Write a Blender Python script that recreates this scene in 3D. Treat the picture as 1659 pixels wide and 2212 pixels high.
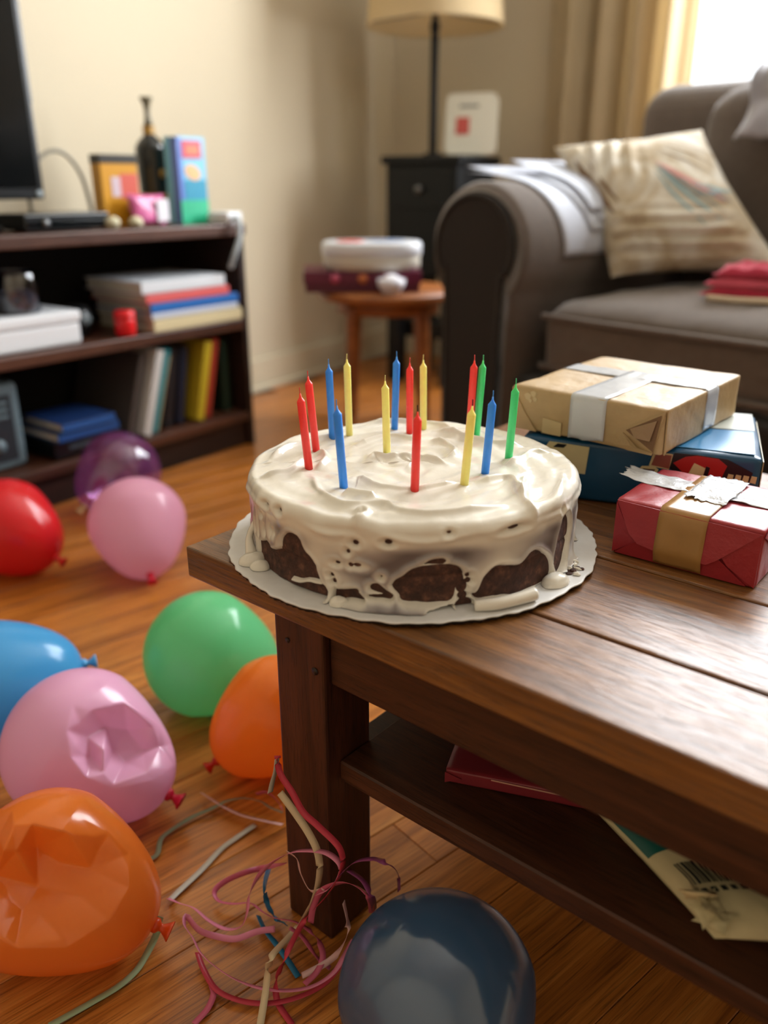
import bpy, bmesh, math, random
import numpy as np
from mathutils import Vector, Matrix

random.seed(7)
RNG = np.random.default_rng(7)
for o in list(bpy.data.objects):
    bpy.data.objects.remove(o)
SC = bpy.context.scene
COL = SC.collection
R_ = math.radians

# ------------------------------------------------------------------ camera
cd = bpy.data.cameras.new('camera')
cam = bpy.data.objects.new('camera', cd)
COL.objects.link(cam)
cam.location = (0, 0, 0.64)
cam.rotation_euler = (R_(90 - 21.5), 0, 0)
cd.sensor_fit = 'HORIZONTAL'
cd.sensor_width = 36.0
cd.lens = 36.0 * 1812 / 1659
cd.clip_start = 0.02
cd.dof.use_dof = True
cd.dof.focus_distance = 0.68
cd.dof.aperture_fstop = 4.0
SC.camera = cam
SC.cycles.diffuse_bounces = 3
SC.cycles.glossy_bounces = 3
SC.cycles.transmission_bounces = 3
SC.cycles.max_bounces = 6

# ------------------------------------------------------------------ light
SC.view_settings.view_transform = 'Standard'
SC.view_settings.look = 'None'
SC.view_settings.exposure = 0.0
SC.view_settings.gamma = 1.0
SC.view_settings.use_curve_mapping = False

# room frame: corner of left and back wall, x runs right along the back wall, y runs along the left wall
CORNER = Vector((0.04, 3.42, 0))
ROOM_A = R_(-33)
ROOM = Matrix.Translation(CORNER) @ Matrix.Rotation(ROOM_A, 4, 'Z')
ROOM_X, ROOM_Y, ROOM_H = 4.3, 4.7, 2.6
WIN1 = (0.98, 2.75, 0.72, 2.36)      # window in the back wall: x0 x1 z0 z1

w = bpy.data.worlds.new('sky')
SC.world = w
w.use_nodes = True
bg = w.node_tree.nodes['Background']
bg.inputs[0].default_value = (0.9, 0.95, 1.0, 1)
bg.inputs[1].default_value = 2.6


def window_light(name, x0, x1, z0, z1, y, watts, color, flip=False):
    l = bpy.data.lights.new(name, 'AREA')
    l.shape = 'RECTANGLE'
    l.size, l.size_y = (x1 - x0) * 1.15, (z1 - z0) * 1.15
    l.energy = watts
    l.color = color
    o = bpy.data.objects.new(name, l)
    COL.objects.link(o)
    o.matrix_world = ROOM @ Matrix.Translation(((x0 + x1) / 2, y, (z0 + z1) / 2)) @ Matrix.Rotation(R_(90 if flip else -90), 4, 'X')
    return o


window_light('daylight_window', *WIN1, 0.22, 330, (0.91, 0.955, 1.0))


# ------------------------------------------------------------------ materials
def lin(c):
    if isinstance(c, str):
        c = tuple(int(c[i:i + 2], 16) for i in (0, 2, 4))
    return tuple(((v / 255) / 12.92 if v / 255 <= 0.04045 else ((v / 255 + 0.055) / 1.055) ** 2.4) for v in c) + (1.0,)


class NT:
    def __init__(self, name):
        self.m = bpy.data.materials.new(name)
        self.m.use_nodes = True
        self.t = self.m.node_tree
        self.p = self.t.nodes['Principled BSDF']
        self.out = self.t.nodes['Material Output']

    def n(self, kind, **kw):
        nd = self.t.nodes.new(kind)
        for k, v in kw.items():
            if hasattr(nd, k):
                setattr(nd, k, v)
            else:
                nd.inputs[k.replace('_', ' ')].default_value = v
        return nd

    def l(self, a, b):
        self.t.links.new(a, b)

    def coord(self, scale=(1, 1, 1), rnd=True):
        tc = self.n('ShaderNodeTexCoord')
        mp = self.n('ShaderNodeMapping')
        mp.inputs['Scale'].default_value = scale
        if rnd:
            oi = self.n('ShaderNodeObjectInfo')
            mu = self.n('ShaderNodeMath', operation='MULTIPLY')
            mu.inputs[1].default_value = 37.0
            self.l(oi.outputs['Random'], mu.inputs[0])
            cx = self.n('ShaderNodeCombineXYZ')
            for i in range(3):
                self.l(mu.outputs[0], cx.inputs[i])
            self.l(cx.outputs[0], mp.inputs['Location'])
        self.l(tc.outputs['Object'], mp.inputs['Vector'])
        return mp.outputs[0]

    def noise(self, vec, scale, detail=3, rough=0.55, dist=0.0):
        n = self.n('ShaderNodeTexNoise')
        n.inputs['Scale'].default_value = scale
        n.inputs['Detail'].default_value = detail
        n.inputs['Roughness'].default_value = rough
        n.inputs['Distortion'].default_value = dist
        self.l(vec, n.inputs['Vector'])
        return n.outputs['Fac']

    def ramp(self, fac, stops):
        r = self.n('ShaderNodeValToRGB')
        el = r.color_ramp.elements
        while len(el) < len(stops):
            el.new(0.5)
        for e, (p, c) in zip(el, stops):
            e.position = p
            e.color = c if len(c) == 4 and not isinstance(c, str) and max(c) <= 1 else lin(c)
        self.l(fac, r.inputs[0])
        return r.outputs[0]

    def bump(self, h, strength, dist=0.001):
        b = self.n('ShaderNodeBump')
        b.inputs['Strength'].default_value = strength
        b.inputs['Distance'].default_value = dist
        self.l(h, b.inputs['Height'])
        self.l(b.outputs[0], self.p.inputs['Normal'])

    def set(self, **kw):
        for k, v in kw.items():
            self.p.inputs[k.replace('_', ' ')].default_value = v


def mat(name, col, rough=0.5, spec=0.5, var=0.0, vscale=20, bump=0.0, bscale=120, metal=0.0, sss=0.0, coat=0.0, alpha=1.0, bdist=0.001, sheen=0.0):
    a = NT(name)
    a.set(Roughness=rough, Metallic=metal, Alpha=alpha)
    a.p.inputs['Specular IOR Level'].default_value = spec
    c = lin(col)
    a.p.inputs['Base Color'].default_value = c
    if sss:
        a.p.inputs['Subsurface Weight'].default_value = sss
        a.p.inputs['Subsurface Radius'].default_value = (0.01, 0.007, 0.005)
        a.p.inputs['Subsurface Scale'].default_value = 0.6
    if coat:
        a.p.inputs['Coat Weight'].default_value = coat
    if sheen:
        a.p.inputs['Sheen Weight'].default_value = sheen
    if var or bump:
        v = a.coord()
    if var:
        lo = tuple(max(0, x * (1 - var)) for x in c[:3]) + (1,)
        hi = tuple(min(1, x * (1 + var)) for x in c[:3]) + (1,)
        a.l(a.ramp(a.noise(v, vscale, 4), [(0.3, lo), (0.7, hi)]), a.p.inputs['Base Color'])
    if bump:
        a.bump(a.noise(v, bscale, 4), bump, bdist)
    return a.m


def wood(name, dark, mid, light, stretch=(2.0, 26, 26), rough=0.35, bump=0.25, spec=0.5, coat=0.0, tint=0.25, pores=0.0):
    a = NT(name)
    v = a.coord(stretch)
    g = a.noise(v, 1.0, 6, 0.6, 0.8)
    v2 = a.coord(tuple(s * 5 for s in stretch[:1]) + tuple(s * 7 for s in stretch[1:]))
    fib = a.noise(v2, 1.0, 3, 0.6, 0.2)
    mx = a.n('ShaderNodeMath', operation='MULTIPLY_ADD')
    mx.inputs[1].default_value = 0.35
    a.l(fib, mx.inputs[0])
    sb = a.n('ShaderNodeMath', operation='MULTIPLY')
    sb.inputs[1].default_value = 0.66
    a.l(g, sb.inputs[0])
    a.l(sb.outputs[0], mx.inputs[2])
    colr = a.ramp(mx.outputs[0], [(0.33, dark), (0.53, mid), (0.75, light)])
    oi = a.n('ShaderNodeObjectInfo')
    hs = a.n('ShaderNodeHueSaturation')
    mr = a.n('ShaderNodeMapRange')
    mr.inputs['To Min'].default_value = 1 - tint
    mr.inputs['To Max'].default_value = 1 + tint
    a.l(oi.outputs['Random'], mr.inputs['Value'])
    a.l(mr.outputs[0], hs.inputs['Value'])
    a.l(colr, hs.inputs['Color'])
    a.l(hs.outputs[0], a.p.inputs['Base Color'])
    rr = a.n('ShaderNodeMapRange')
    rr.inputs['To Min'].default_value = rough * 0.8
    rr.inputs['To Max'].default_value = rough * 1.3
    a.l(fib, rr.inputs['Value'])
    a.l(rr.outputs[0], a.p.inputs['Roughness'])
    a.p.inputs['Specular IOR Level'].default_value = spec
    a.p.inputs['Coat Weight'].default_value = coat
    a.p.inputs['Coat Roughness'].default_value = 0.25
    if pores:
        # short dark pores along the grain
        v3 = a.coord((stretch[0] * 14,) + tuple(s * 16 for s in stretch[1:])) if stretch[0] < stretch[2] else a.coord((stretch[0] * 16, stretch[1] * 16, stretch[2] * 14))
        pr = a.noise(v3, 1.0, 2, 0.5, 0.0)
        pm_ = a.n('ShaderNodeMapRange')
        pm_.inputs['From Min'].default_value = 0.53
        pm_.inputs['From Max'].default_value = 0.66
        pm_.inputs['To Min'].default_value = 1.0
        pm_.inputs['To Max'].default_value = 1.0 - pores
        a.l(pr, pm_.inputs['Value'])
        mlt = a.n('ShaderNodeVectorMath', operation='SCALE')
        a.l(hs.outputs[0], mlt.inputs[0])
        a.l(pm_.outputs[0], mlt.inputs['Scale'])
        a.l(mlt.outputs[0], a.p.inputs['Base Color'])
        hh = a.n('ShaderNodeMath', operation='MULTIPLY')
        a.l(mx.outputs[0], hh.inputs[0])
        a.l(pm_.outputs[0], hh.inputs[1])
        a.bump(hh.outputs[0], bump * 1.6, 0.0008)
    elif bump:
        a.bump(mx.outputs[0], bump, 0.0008)
    return a.m


def latex(name, col, trans=0.35, rough=0.22, clear=0.0, clear_pow=0.3):
    """thin balloon skin: reflects, and lets light through from the far side"""
    a = NT(name)
    c = lin(col)
    a.p.inputs['Base Color'].default_value = c
    a.set(Roughness=rough)
    a.p.inputs['Specular IOR Level'].default_value = 0.5
    tr = a.n('ShaderNodeBsdfTranslucent')
    tr.inputs['Color'].default_value = tuple(x ** 0.75 for x in c[:3]) + (1,)
    mx = a.n('ShaderNodeMixShader')
    mx.inputs[0].default_value = trans
    a.l(a.p.outputs[0], mx.inputs[1])
    a.l(tr.outputs[0], mx.inputs[2])
    last = mx.outputs[0]
    if clear:
        tp = a.n('ShaderNodeBsdfTransparent')
        tp.inputs['Color'].default_value = tuple(x ** clear_pow for x in c[:3]) + (1,)
        m2 = a.n('ShaderNodeMixShader')
        m2.inputs[0].default_value = clear
        a.l(last, m2.inputs[1])
        a.l(tp.outputs[0], m2.inputs[2])
        last = m2.outputs[0]
        gl = a.n('ShaderNodeBsdfGlossy')
        gl.inputs['Roughness'].default_value = 0.12
        m3 = a.n('ShaderNodeMixShader')
        m3.inputs[0].default_value = 0.09
        a.l(last, m3.inputs[1])
        a.l(gl.outputs[0], m3.inputs[2])
        last = m3.outputs[0]
    a.l(last, a.out.inputs['Surface'])
    return a.m


def sheet(name, col, trans=0.4, rough=0.8, var=0.0, vscale=8, bump=0.0, bscale=200):
    """cloth or paper thin enough to glow when lit from behind"""
    m = mat(name, col, rough, 0.3, var, vscale, bump, bscale)
    t = m.node_tree
    p = t.nodes['Principled BSDF']
    tr = t.nodes.new('ShaderNodeBsdfTranslucent')
    tr.inputs['Color'].default_value = lin(col)
    mx = t.nodes.new('ShaderNodeMixShader')
    mx.inputs[0].default_value = trans
    t.links.new(p.outputs[0], mx.inputs[1])
    t.links.new(tr.outputs[0], mx.inputs[2])
    t.links.new(mx.outputs[0], t.nodes['Material Output'].inputs['Surface'])
    return m


def glassy(name, col=(255, 255, 255), gloss=0.06, rough=0.02, clear=None):
    a = NT(name)
    tp = a.n('ShaderNodeBsdfTransparent')
    tp.inputs['Color'].default_value = lin(col)
    gl = a.n('ShaderNodeBsdfGlossy')
    gl.inputs['Roughness'].default_value = rough
    mx = a.n('ShaderNodeMixShader')
    mx.inputs[0].default_value = gloss
    a.l(tp.outputs[0], mx.inputs[1])
    a.l(gl.outputs[0], mx.inputs[2])
    a.l(mx.outputs[0], a.out.inputs['Surface'])
    return a.m


# ------------------------------------------------------------------ object helpers
def tag(o, label, cat, group=None, kind=None):
    if label:
        o['label'] = label
    if cat:
        o['category'] = cat
    if group:
        o['group'] = group
    if kind:
        o['kind'] = kind
    return o


def thing(name, label, cat, loc=(0, 0, 0), rotz=0.0, group=None):
    o = bpy.data.objects.new(name, None)
    COL.objects.link(o)
    o.empty_display_size = 0.05
    o.location = loc
    o.rotation_euler = (0, 0, rotz)
    return tag(o, label, cat, group)


def add(name, V, F, m, parent=None, smooth=True, loc=None, rot=None):
    me = bpy.data.meshes.new(name)
    V = np.asarray(V, float)
    if isinstance(F, np.ndarray) and F.shape[1] == 4:
        nf = len(F)
        me.vertices.add(len(V))
        me.vertices.foreach_set('co', V.astype(np.float32).ravel())
        me.loops.add(nf * 4)
        me.loops.foreach_set('vertex_index', F.astype(np.int32).ravel())
        me.polygons.add(nf)
        me.polygons.foreach_set('loop_start', np.arange(0, nf * 4, 4, dtype=np.int32))
        me.polygons.foreach_set('loop_total', np.full(nf, 4, dtype=np.int32))
        me.update(calc_edges=True)
        me.validate()
    else:
        me.from_pydata([tuple(v) for v in V], [], [tuple(int(i) for i in f) for f in F])
        me.update()
    if smooth:
        me.polygons.foreach_set('use_smooth', [True] * len(me.polygons))
    o = bpy.data.objects.new(name, me)
    COL.objects.link(o)
    if m:
        me.materials.append(m)
    if parent:
        o.parent = parent
    if loc is not None:
        o.location = loc
    if rot is not None:
        o.rotation_euler = rot
    return o


def add_bm(name, bm, m, parent=None, smooth=False, loc=None, rot=None):
    me = bpy.data.meshes.new(name)
    bm.normal_update()
    bm.to_mesh(me)
    bm.free()
    if smooth:
        me.polygons.foreach_set('use_smooth', [True] * len(me.polygons))
    o = bpy.data.objects.new(name, me)
    COL.objects.link(o)
    if m:
        me.materials.append(m)
    if parent:
        o.parent = parent
    if loc is not None:
        o.location = loc
    if rot is not None:
        o.rotation_euler = rot
    return o


def box(name, size, loc, m, parent=None, rot=None, bev=0.003, seg=2, smooth=False):
    """a bevelled block centred at loc"""
    bm = bmesh.new()
    bmesh.ops.create_cube(bm, size=1)
    for v in bm.verts:
        v.co = Vector((v.co.x * size[0], v.co.y * size[1], v.co.z * size[2]))
    b = min(bev, min(size) * 0.45)
    if b > 0:
        bmesh.ops.bevel(bm, geom=bm.edges[:], offset=b, segments=seg, profile=0.5, affect='EDGES')
    return add_bm(name, bm, m, parent, smooth, loc, rot)


def bx(name, x0, x1, y0, y1, z0, z1, m, parent=None, bev=0.003, seg=2):
    return box(name, (x1 - x0, y1 - y0, z1 - z0), ((x0 + x1) / 2, (y0 + y1) / 2, (z0 + z1) / 2), m, parent, None, bev, seg)


def quads(nu, nv, closed=False):
    """faces for a grid of nu rows by nv columns; closed wraps the columns"""
    i = np.arange(nu - 1)[:, None]
    j = np.arange(nv if closed else nv - 1)[None, :]
    j2 = (j + 1) % nv
    a = i * nv + j
    b = i * nv + j2
    return np.stack([a, b, b + nv, a + nv], -1).reshape(-1, 4)


def lathe(name, prof, m, parent=None, seg=40, loc=None, rot=None, smooth=True):
    prof = np.asarray(prof, float)
    t = np.linspace(0, 2 * np.pi, seg, endpoint=False)
    V = np.stack([prof[:, 0:1] * np.cos(t), prof[:, 0:1] * np.sin(t), np.repeat(prof[:, 1:2], seg, 1)], -1).reshape(-1, 3)
    return add(name, V, quads(len(prof), seg, True), m, parent, smooth, loc, rot)


def spline(pts, n):
    """smooth curve through points (Catmull-Rom), n samples spread evenly by length"""
    P = np.asarray(pts, float)
    Q = np.vstack([2 * P[0] - P[1], P, 2 * P[-1] - P[-2]])
    out = []
    for i in range(len(P) - 1):
        p0, p1, p2, p3 = Q[i:i + 4]
        t = np.linspace(0, 1, 24, endpoint=False)[:, None]
        out.append(0.5 * (2 * p1 + (p2 - p0) * t + (2 * p0 - 5 * p1 + 4 * p2 - p3) * t * t + (3 * p1 - p0 - 3 * p2 + p3) * t ** 3))
    out.append(P[-1:])
    out = np.vstack(out)
    s = np.r_[0, np.cumsum(np.linalg.norm(np.diff(out, axis=0), axis=1))]
    k = np.linspace(0, s[-1], n)
    return np.stack([np.interp(k, s, out[:, d]) for d in range(out.shape[1])], 1)


def tube(name, pts, r, m, parent=None, n=40, seg=10, loc=None, caps=True):
    C = spline(pts, n) if len(pts) > 2 else np.linspace(pts[0], pts[1], max(2, n // 8))
    n = len(C)
    rad = np.full(n, r) if np.isscalar(r) else np.interp(np.linspace(0, 1, n), np.linspace(0, 1, len(r)), r)
    T = np.gradient(C, axis=0)
    T /= np.linalg.norm(T, axis=1)[:, None]
    nrm = np.cross(T[0], [0.3, 0.2, 0.9])
    nrm /= np.linalg.norm(nrm)
    V = []
    for i in range(n):
        nrm = nrm - T[i] * (nrm @ T[i])
        nrm /= np.linalg.norm(nrm)
        bn = np.cross(T[i], nrm)
        for k in range(seg):
            a = 2 * np.pi * k / seg
            V.append(C[i] + rad[i] * (nrm * np.cos(a) + bn * np.sin(a)))
    F = [tuple(f) for f in quads(n, seg, True)]
    if caps:
        F += [tuple(range(seg))[::-1], tuple((n - 1) * seg + k for k in range(seg))]
    return add(name, V, F, m, parent, True, loc)


def prism(name, poly, axis_pts, m, parent=None, thick=0.001, bev=0.0, loc=None, rot=None, smooth=False):
    """extrude a 2-D polygon: axis_pts = (origin, ex, ey, normal)"""
    O, ex, ey, nn = [np.asarray(q, float) for q in axis_pts]
    n = len(poly)
    A = [O + ex * p[0] + ey * p[1] for p in poly]
    V = A + [q + nn * thick for q in A]
    F = [tuple(range(n))[::-1], tuple(range(n, 2 * n))] + [(i, (i + 1) % n, n + (i + 1) % n, n + i) for i in range(n)]
    return add(name, V, F, m, parent, smooth, loc, rot)


def wob(x, y, seed, k=6, f0=60.0, gain=0.55):
    """smooth random relief (sum of warped waves), about -1..1"""
    r = np.random.default_rng(seed)
    s = np.zeros_like(x)
    amp, tot, f = 1.0, 0.0, f0
    for i in range(k):
        a = r.uniform(0, 2 * np.pi)
        p, q = r.uniform(0, 6.28, 2)
        wx = x + 0.35 / f * np.sin(f * 0.7 * y + q) * 2
        wy = y + 0.35 / f * np.sin(f * 0.8 * x + p) * 2
        s = s + amp * np.sin(f * (wx * np.cos(a) + wy * np.sin(a)) + p)
        tot += amp
        if i % 2:
            amp *= gain
            f *= 1.8
    return s / tot


def sstep(a, b, x):
    t = np.clip((x - a) / (b - a), 0, 1)
    return t * t * (3 - 2 * t)

# ------------------------------------------------------------------ measured outlines
PATCH = [
   [(3.5418, 0.0205), (3.5969, 0.0196), (3.69, 0.0239), (3.7411, 0.0242), (3.7587, 0.0208), (3.8037, 0.0221), (3.8462, 0.0255), (3.8605, 0.0312), (3.89, 0.037), (3.9364, 0.0412), (3.9913, 0.042), (4.0247, 0.0397), (4.0434, 0.0342), (4.0624, 0.0305), (4.1008, 0.0274), (4.1301, 0.0231), (4.1399, 0.0181), (4.1635, 0.0094), (4.1703, 0.0074), (4.1985, 0.0043), (4.2188, -0.0), (4.2111, -0.0031), (4.189, -0.0057), (4.1374, -0.0048), (4.0423, -0.0031), (3.9346, -0.0024), (3.8054, -0.0023), (3.6616, -0.0054), (3.5578, -0.0094), (3.5588, -0.0005), (3.5614, 0.0095)] ,
   [(4.2579, 0.0057), (4.2813, 0.0042), (4.3787, 0.0058), (4.391, 0.003), (4.428, -0.0012), (4.4155, -0.0028), (4.3716, -0.002), (4.3133, -0.0031), (4.3061, -0.0074), (4.2518, -0.009), (4.2568, -0.0006)] ,
   [(4.4532, 0.0096), (4.4744, 0.0122), (4.5014, 0.0121), (4.537, 0.0073), (4.5784, 0.0028), (4.5667, -0.0009), (4.5311, -0.0004), (4.4496, 0.0006), (4.471, 0.0026), (4.5251, 0.0034), (4.4952, 0.0049), (4.4591, 0.0066)] ,
   [(4.5728, 0.0114), (4.5921, 0.0163), (4.628, 0.0198), (4.6659, 0.0246), (4.7156, 0.0283), (4.763, 0.03), (4.8837, 0.0302), (4.9391, 0.0266), (4.9592, 0.0176), (4.9224, 0.0134), (4.8954, 0.0002), (4.8067, -0.0023), (4.6827, -0.0024), (4.6243, -0.0008), (4.6144, 0.0036), (4.5851, 0.0082)] ,
   [(4.7273, 0.0301), (4.7744, 0.0339), (4.8341, 0.0353), (4.8586, 0.0333), (4.8349, 0.031), (4.7749, 0.0307)] ,
   [(4.7609, -0.0065), (4.8539, -0.0038), (4.9011, -0.0029), (4.8916, -0.0054), (4.8174, -0.0072)] ,
   [(5.0019, 0.0049), (5.0309, 0.0058), (5.058, 0.0134), (5.0785, 0.019), (5.1298, 0.0248), (5.1856, 0.0248), (5.2718, 0.0226), (5.3168, 0.0236), (5.3615, 0.0286), (5.4222, 0.0299), (5.4938, 0.0253), (5.5509, 0.0185), (5.5796, 0.0108), (5.5731, 0.0035), (5.5047, -0.0007), (5.4018, -0.0003), (5.2854, -0.0019), (5.1886, 0.0005), (5.0703, -0.0003), (5.0251, 0.0008)] ,
   [(5.6603, 0.0462), (5.7013, 0.0485), (5.7865, 0.0425), (5.8193, 0.0333), (5.8101, 0.0251), (5.7804, 0.0146), (5.7493, 0.0063), (5.6797, 0.0002), (5.6342, 0.0026), (5.6028, 0.0161), (5.6259, 0.0288), (5.6457, 0.0385)] ,
]
SPOT = [(3.7265, 0.0565, 0.00275, 0.00121), (3.8648, 0.0655, 0.00229, 0.00152), (3.6537, 0.0445, 0.0011, 0.00142), (3.5237, 0.0301, 0.00082, 0.00253), (3.5945, 0.0337, 0.00073, 0.00405), (3.6755, 0.0335, 0.00147, 0.00304), (3.756, 0.0378, 0.0011, 0.00253), (3.7961, 0.0374, 0.00092, 0.00202), (4.3765, 0.046, 0.00183, 0.00152), (4.5542, 0.049, 0.00229, 0.00142), (4.3494, 0.0268, 0.00082, 0.00091), (4.387, 0.027, 0.00256, 0.00091), (4.2684, 0.027, 0.00183, 0.00081), (4.25, 0.0109, 0.00147, 0.00162), (4.2345, 0.0156, 0.00082, 0.00091), (4.5163, 0.0185, 0.00092, 0.00101), (4.335, 0.0378, 0.00128, 0.00142), (4.9793, 0.0206, 0.00169, 0.00152), (4.9806, 0.016, 0.0019, 0.00175), (4.9465, 0.0115, 0.00338, 0.00443), (4.952, 0.0037, 0.00296, 0.00257), (4.961, -0.0031, 0.00528, 0.0035), (5.2413, 0.0547, 0.00528, 0.0014), (4.8701, 0.0591, 0.00148, 0.00082), (5.633, 0.0546, 0.00084, 0.00093)]
STREAK = [(3.9613, 0.0039), (4.0282, 0.0046), (4.0946, 0.0073), (4.1703, 0.0074)]
RIDGE = [
   [(-0.0812, -0.0317), (-0.0764, -0.0591), (-0.0696, -0.0796), (-0.0582, -0.0965), (-0.0461, -0.1012), (-0.0325, -0.0989), (-0.0223, -0.0989), (-0.0124, -0.1149), (0.0023, -0.1206), (0.0204, -0.1193), (0.041, -0.1117), (0.0587, -0.1035), (0.0695, -0.0989)] ,
   [(-0.0515, -0.0484), (-0.0444, -0.0402), (-0.0368, -0.0511), (-0.0258, -0.0644), (-0.0116, -0.0705), (-0.0027, -0.0695), (0.0062, -0.0685), (0.0173, -0.0618), (0.0305, -0.0538), (0.0366, -0.0457)] ,
   [(-0.0378, 0.0041), (-0.0321, 0.0169), (-0.0221, 0.0105), (-0.0062, 0.0105), (0.0096, 0.0073), (0.0228, -0.0021), (0.029, -0.0112)] ,
   [(0.0164, 0.0652), (0.0287, 0.0579), (0.0365, 0.0369), (0.0363, 0.0202), (0.0276, 0.0105)] ,
   [(-0.0866, 0.0234), (-0.0765, 0.0234), (-0.0723, 0.0041), (-0.0759, -0.0142), (-0.0791, -0.0231)] ,
   [(0.0432, -0.0538), (0.0566, -0.0484), (0.0705, -0.0402), (0.0767, -0.0484), (0.0783, -0.0746), (0.0812, -0.0894)] ,
   [(0.0922, -0.0202), (0.08, -0.0746), (0.0807, -0.1035), (0.0933, -0.0989), (0.1102, -0.0644), (0.1208, -0.0202)] ,
   [(-0.1023, -0.0989), (-0.099, -0.1126), (-0.0897, -0.1215), (-0.0797, -0.1237), (-0.0755, -0.1343), (-0.0685, -0.1426), (-0.0637, -0.1426), (-0.0629, -0.1301), (-0.0685, -0.1193)] ,
   [(-0.0621, -0.1426), (-0.0512, -0.1385), (-0.0351, -0.1466), (-0.0256, -0.1486), (-0.0192, -0.1385), (-0.0169, -0.1446), (-0.0035, -0.1458), (0.0123, -0.1458), (0.0252, -0.1418), (0.0385, -0.1364), (0.041, -0.1426), (0.0497, -0.1364), (0.0621, -0.128)] ,
   [(-0.1245, -0.0374), (-0.1103, -0.0317), (-0.0984, -0.0202), (-0.089, 0.0041)] ,
   [(-0.1205, 0.0041), (-0.1083, 0.0369), (-0.0915, 0.0579), (-0.0756, 0.0726), (-0.0612, 0.0878)] ,
   [(-0.051, 0.0438), (-0.0219, 0.0726), (-0.0007, 0.0652), (0.0124, 0.0726)] ,
   [(-0.0443, 0.1116), (-0.0218, 0.1241), (0.0121, 0.1157), (0.0338, 0.1035), (0.0425, 0.0726)] ,
   [(0.0179, 0.0956), (0.0431, 0.0801), (0.0624, 0.0579), (0.0825, 0.0508), (0.1023, 0.0438)] ,
   [(-0.0558, -0.0746), (-0.0398, -0.0796), (-0.0292, -0.0894)] ,
   [(-0.0455, -0.1171), (-0.0391, -0.1104), (-0.0356, -0.1171), (-0.0404, -0.1237), (-0.0455, -0.1193)] ,
   [(-0.0582, -0.128), (-0.045, -0.1322), (-0.032, -0.1426)] ,
   [(0.0747, -0.0082), (0.0882, 0.0041), (0.1051, 0.0234), (0.1193, 0.0234)] ,
]
CANDLE = [
   ('red', (-0.0609, 0.6488, 0.419), (-0.0655, 0.6488, 0.4767)),
   ('red', (-0.0586, 0.6974, 0.419), (-0.0633, 0.6974, 0.4796)),
   ('blue', (-0.0468, 0.7371, 0.419), (-0.0487, 0.7371, 0.4817)),
   ('yellow', (-0.032, 0.7476, 0.419), (-0.0331, 0.7476, 0.4841)),
   ('blue', (-0.0307, 0.6058, 0.419), (-0.0345, 0.6058, 0.4777)),
   ('yellow', (0.0026, 0.6842, 0.419), (0.0011, 0.6842, 0.4787)),
   ('blue', (0.0099, 0.7679, 0.419), (0.0114, 0.7679, 0.4825)),
   ('red', (0.0239, 0.7522, 0.419), (0.0233, 0.7522, 0.4799)),
   ('red', (0.023, 0.5939, 0.419), (0.0243, 0.5939, 0.4762)),
   ('yellow', (0.0373, 0.7679, 0.419), (0.0362, 0.7679, 0.4794)),
   ('yellow', (0.0613, 0.6069, 0.419), (0.065, 0.6069, 0.4771)),
   ('red', (0.0778, 0.7401, 0.419), (0.0799, 0.7401, 0.4846)),
   ('green', (0.0848, 0.7438, 0.419), (0.0879, 0.7438, 0.4838)),
   ('blue', (0.0811, 0.6388, 0.419), (0.0842, 0.6388, 0.4764)),
   ('green', (0.1052, 0.6765, 0.419), (0.1076, 0.6765, 0.4776)),
]
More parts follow.
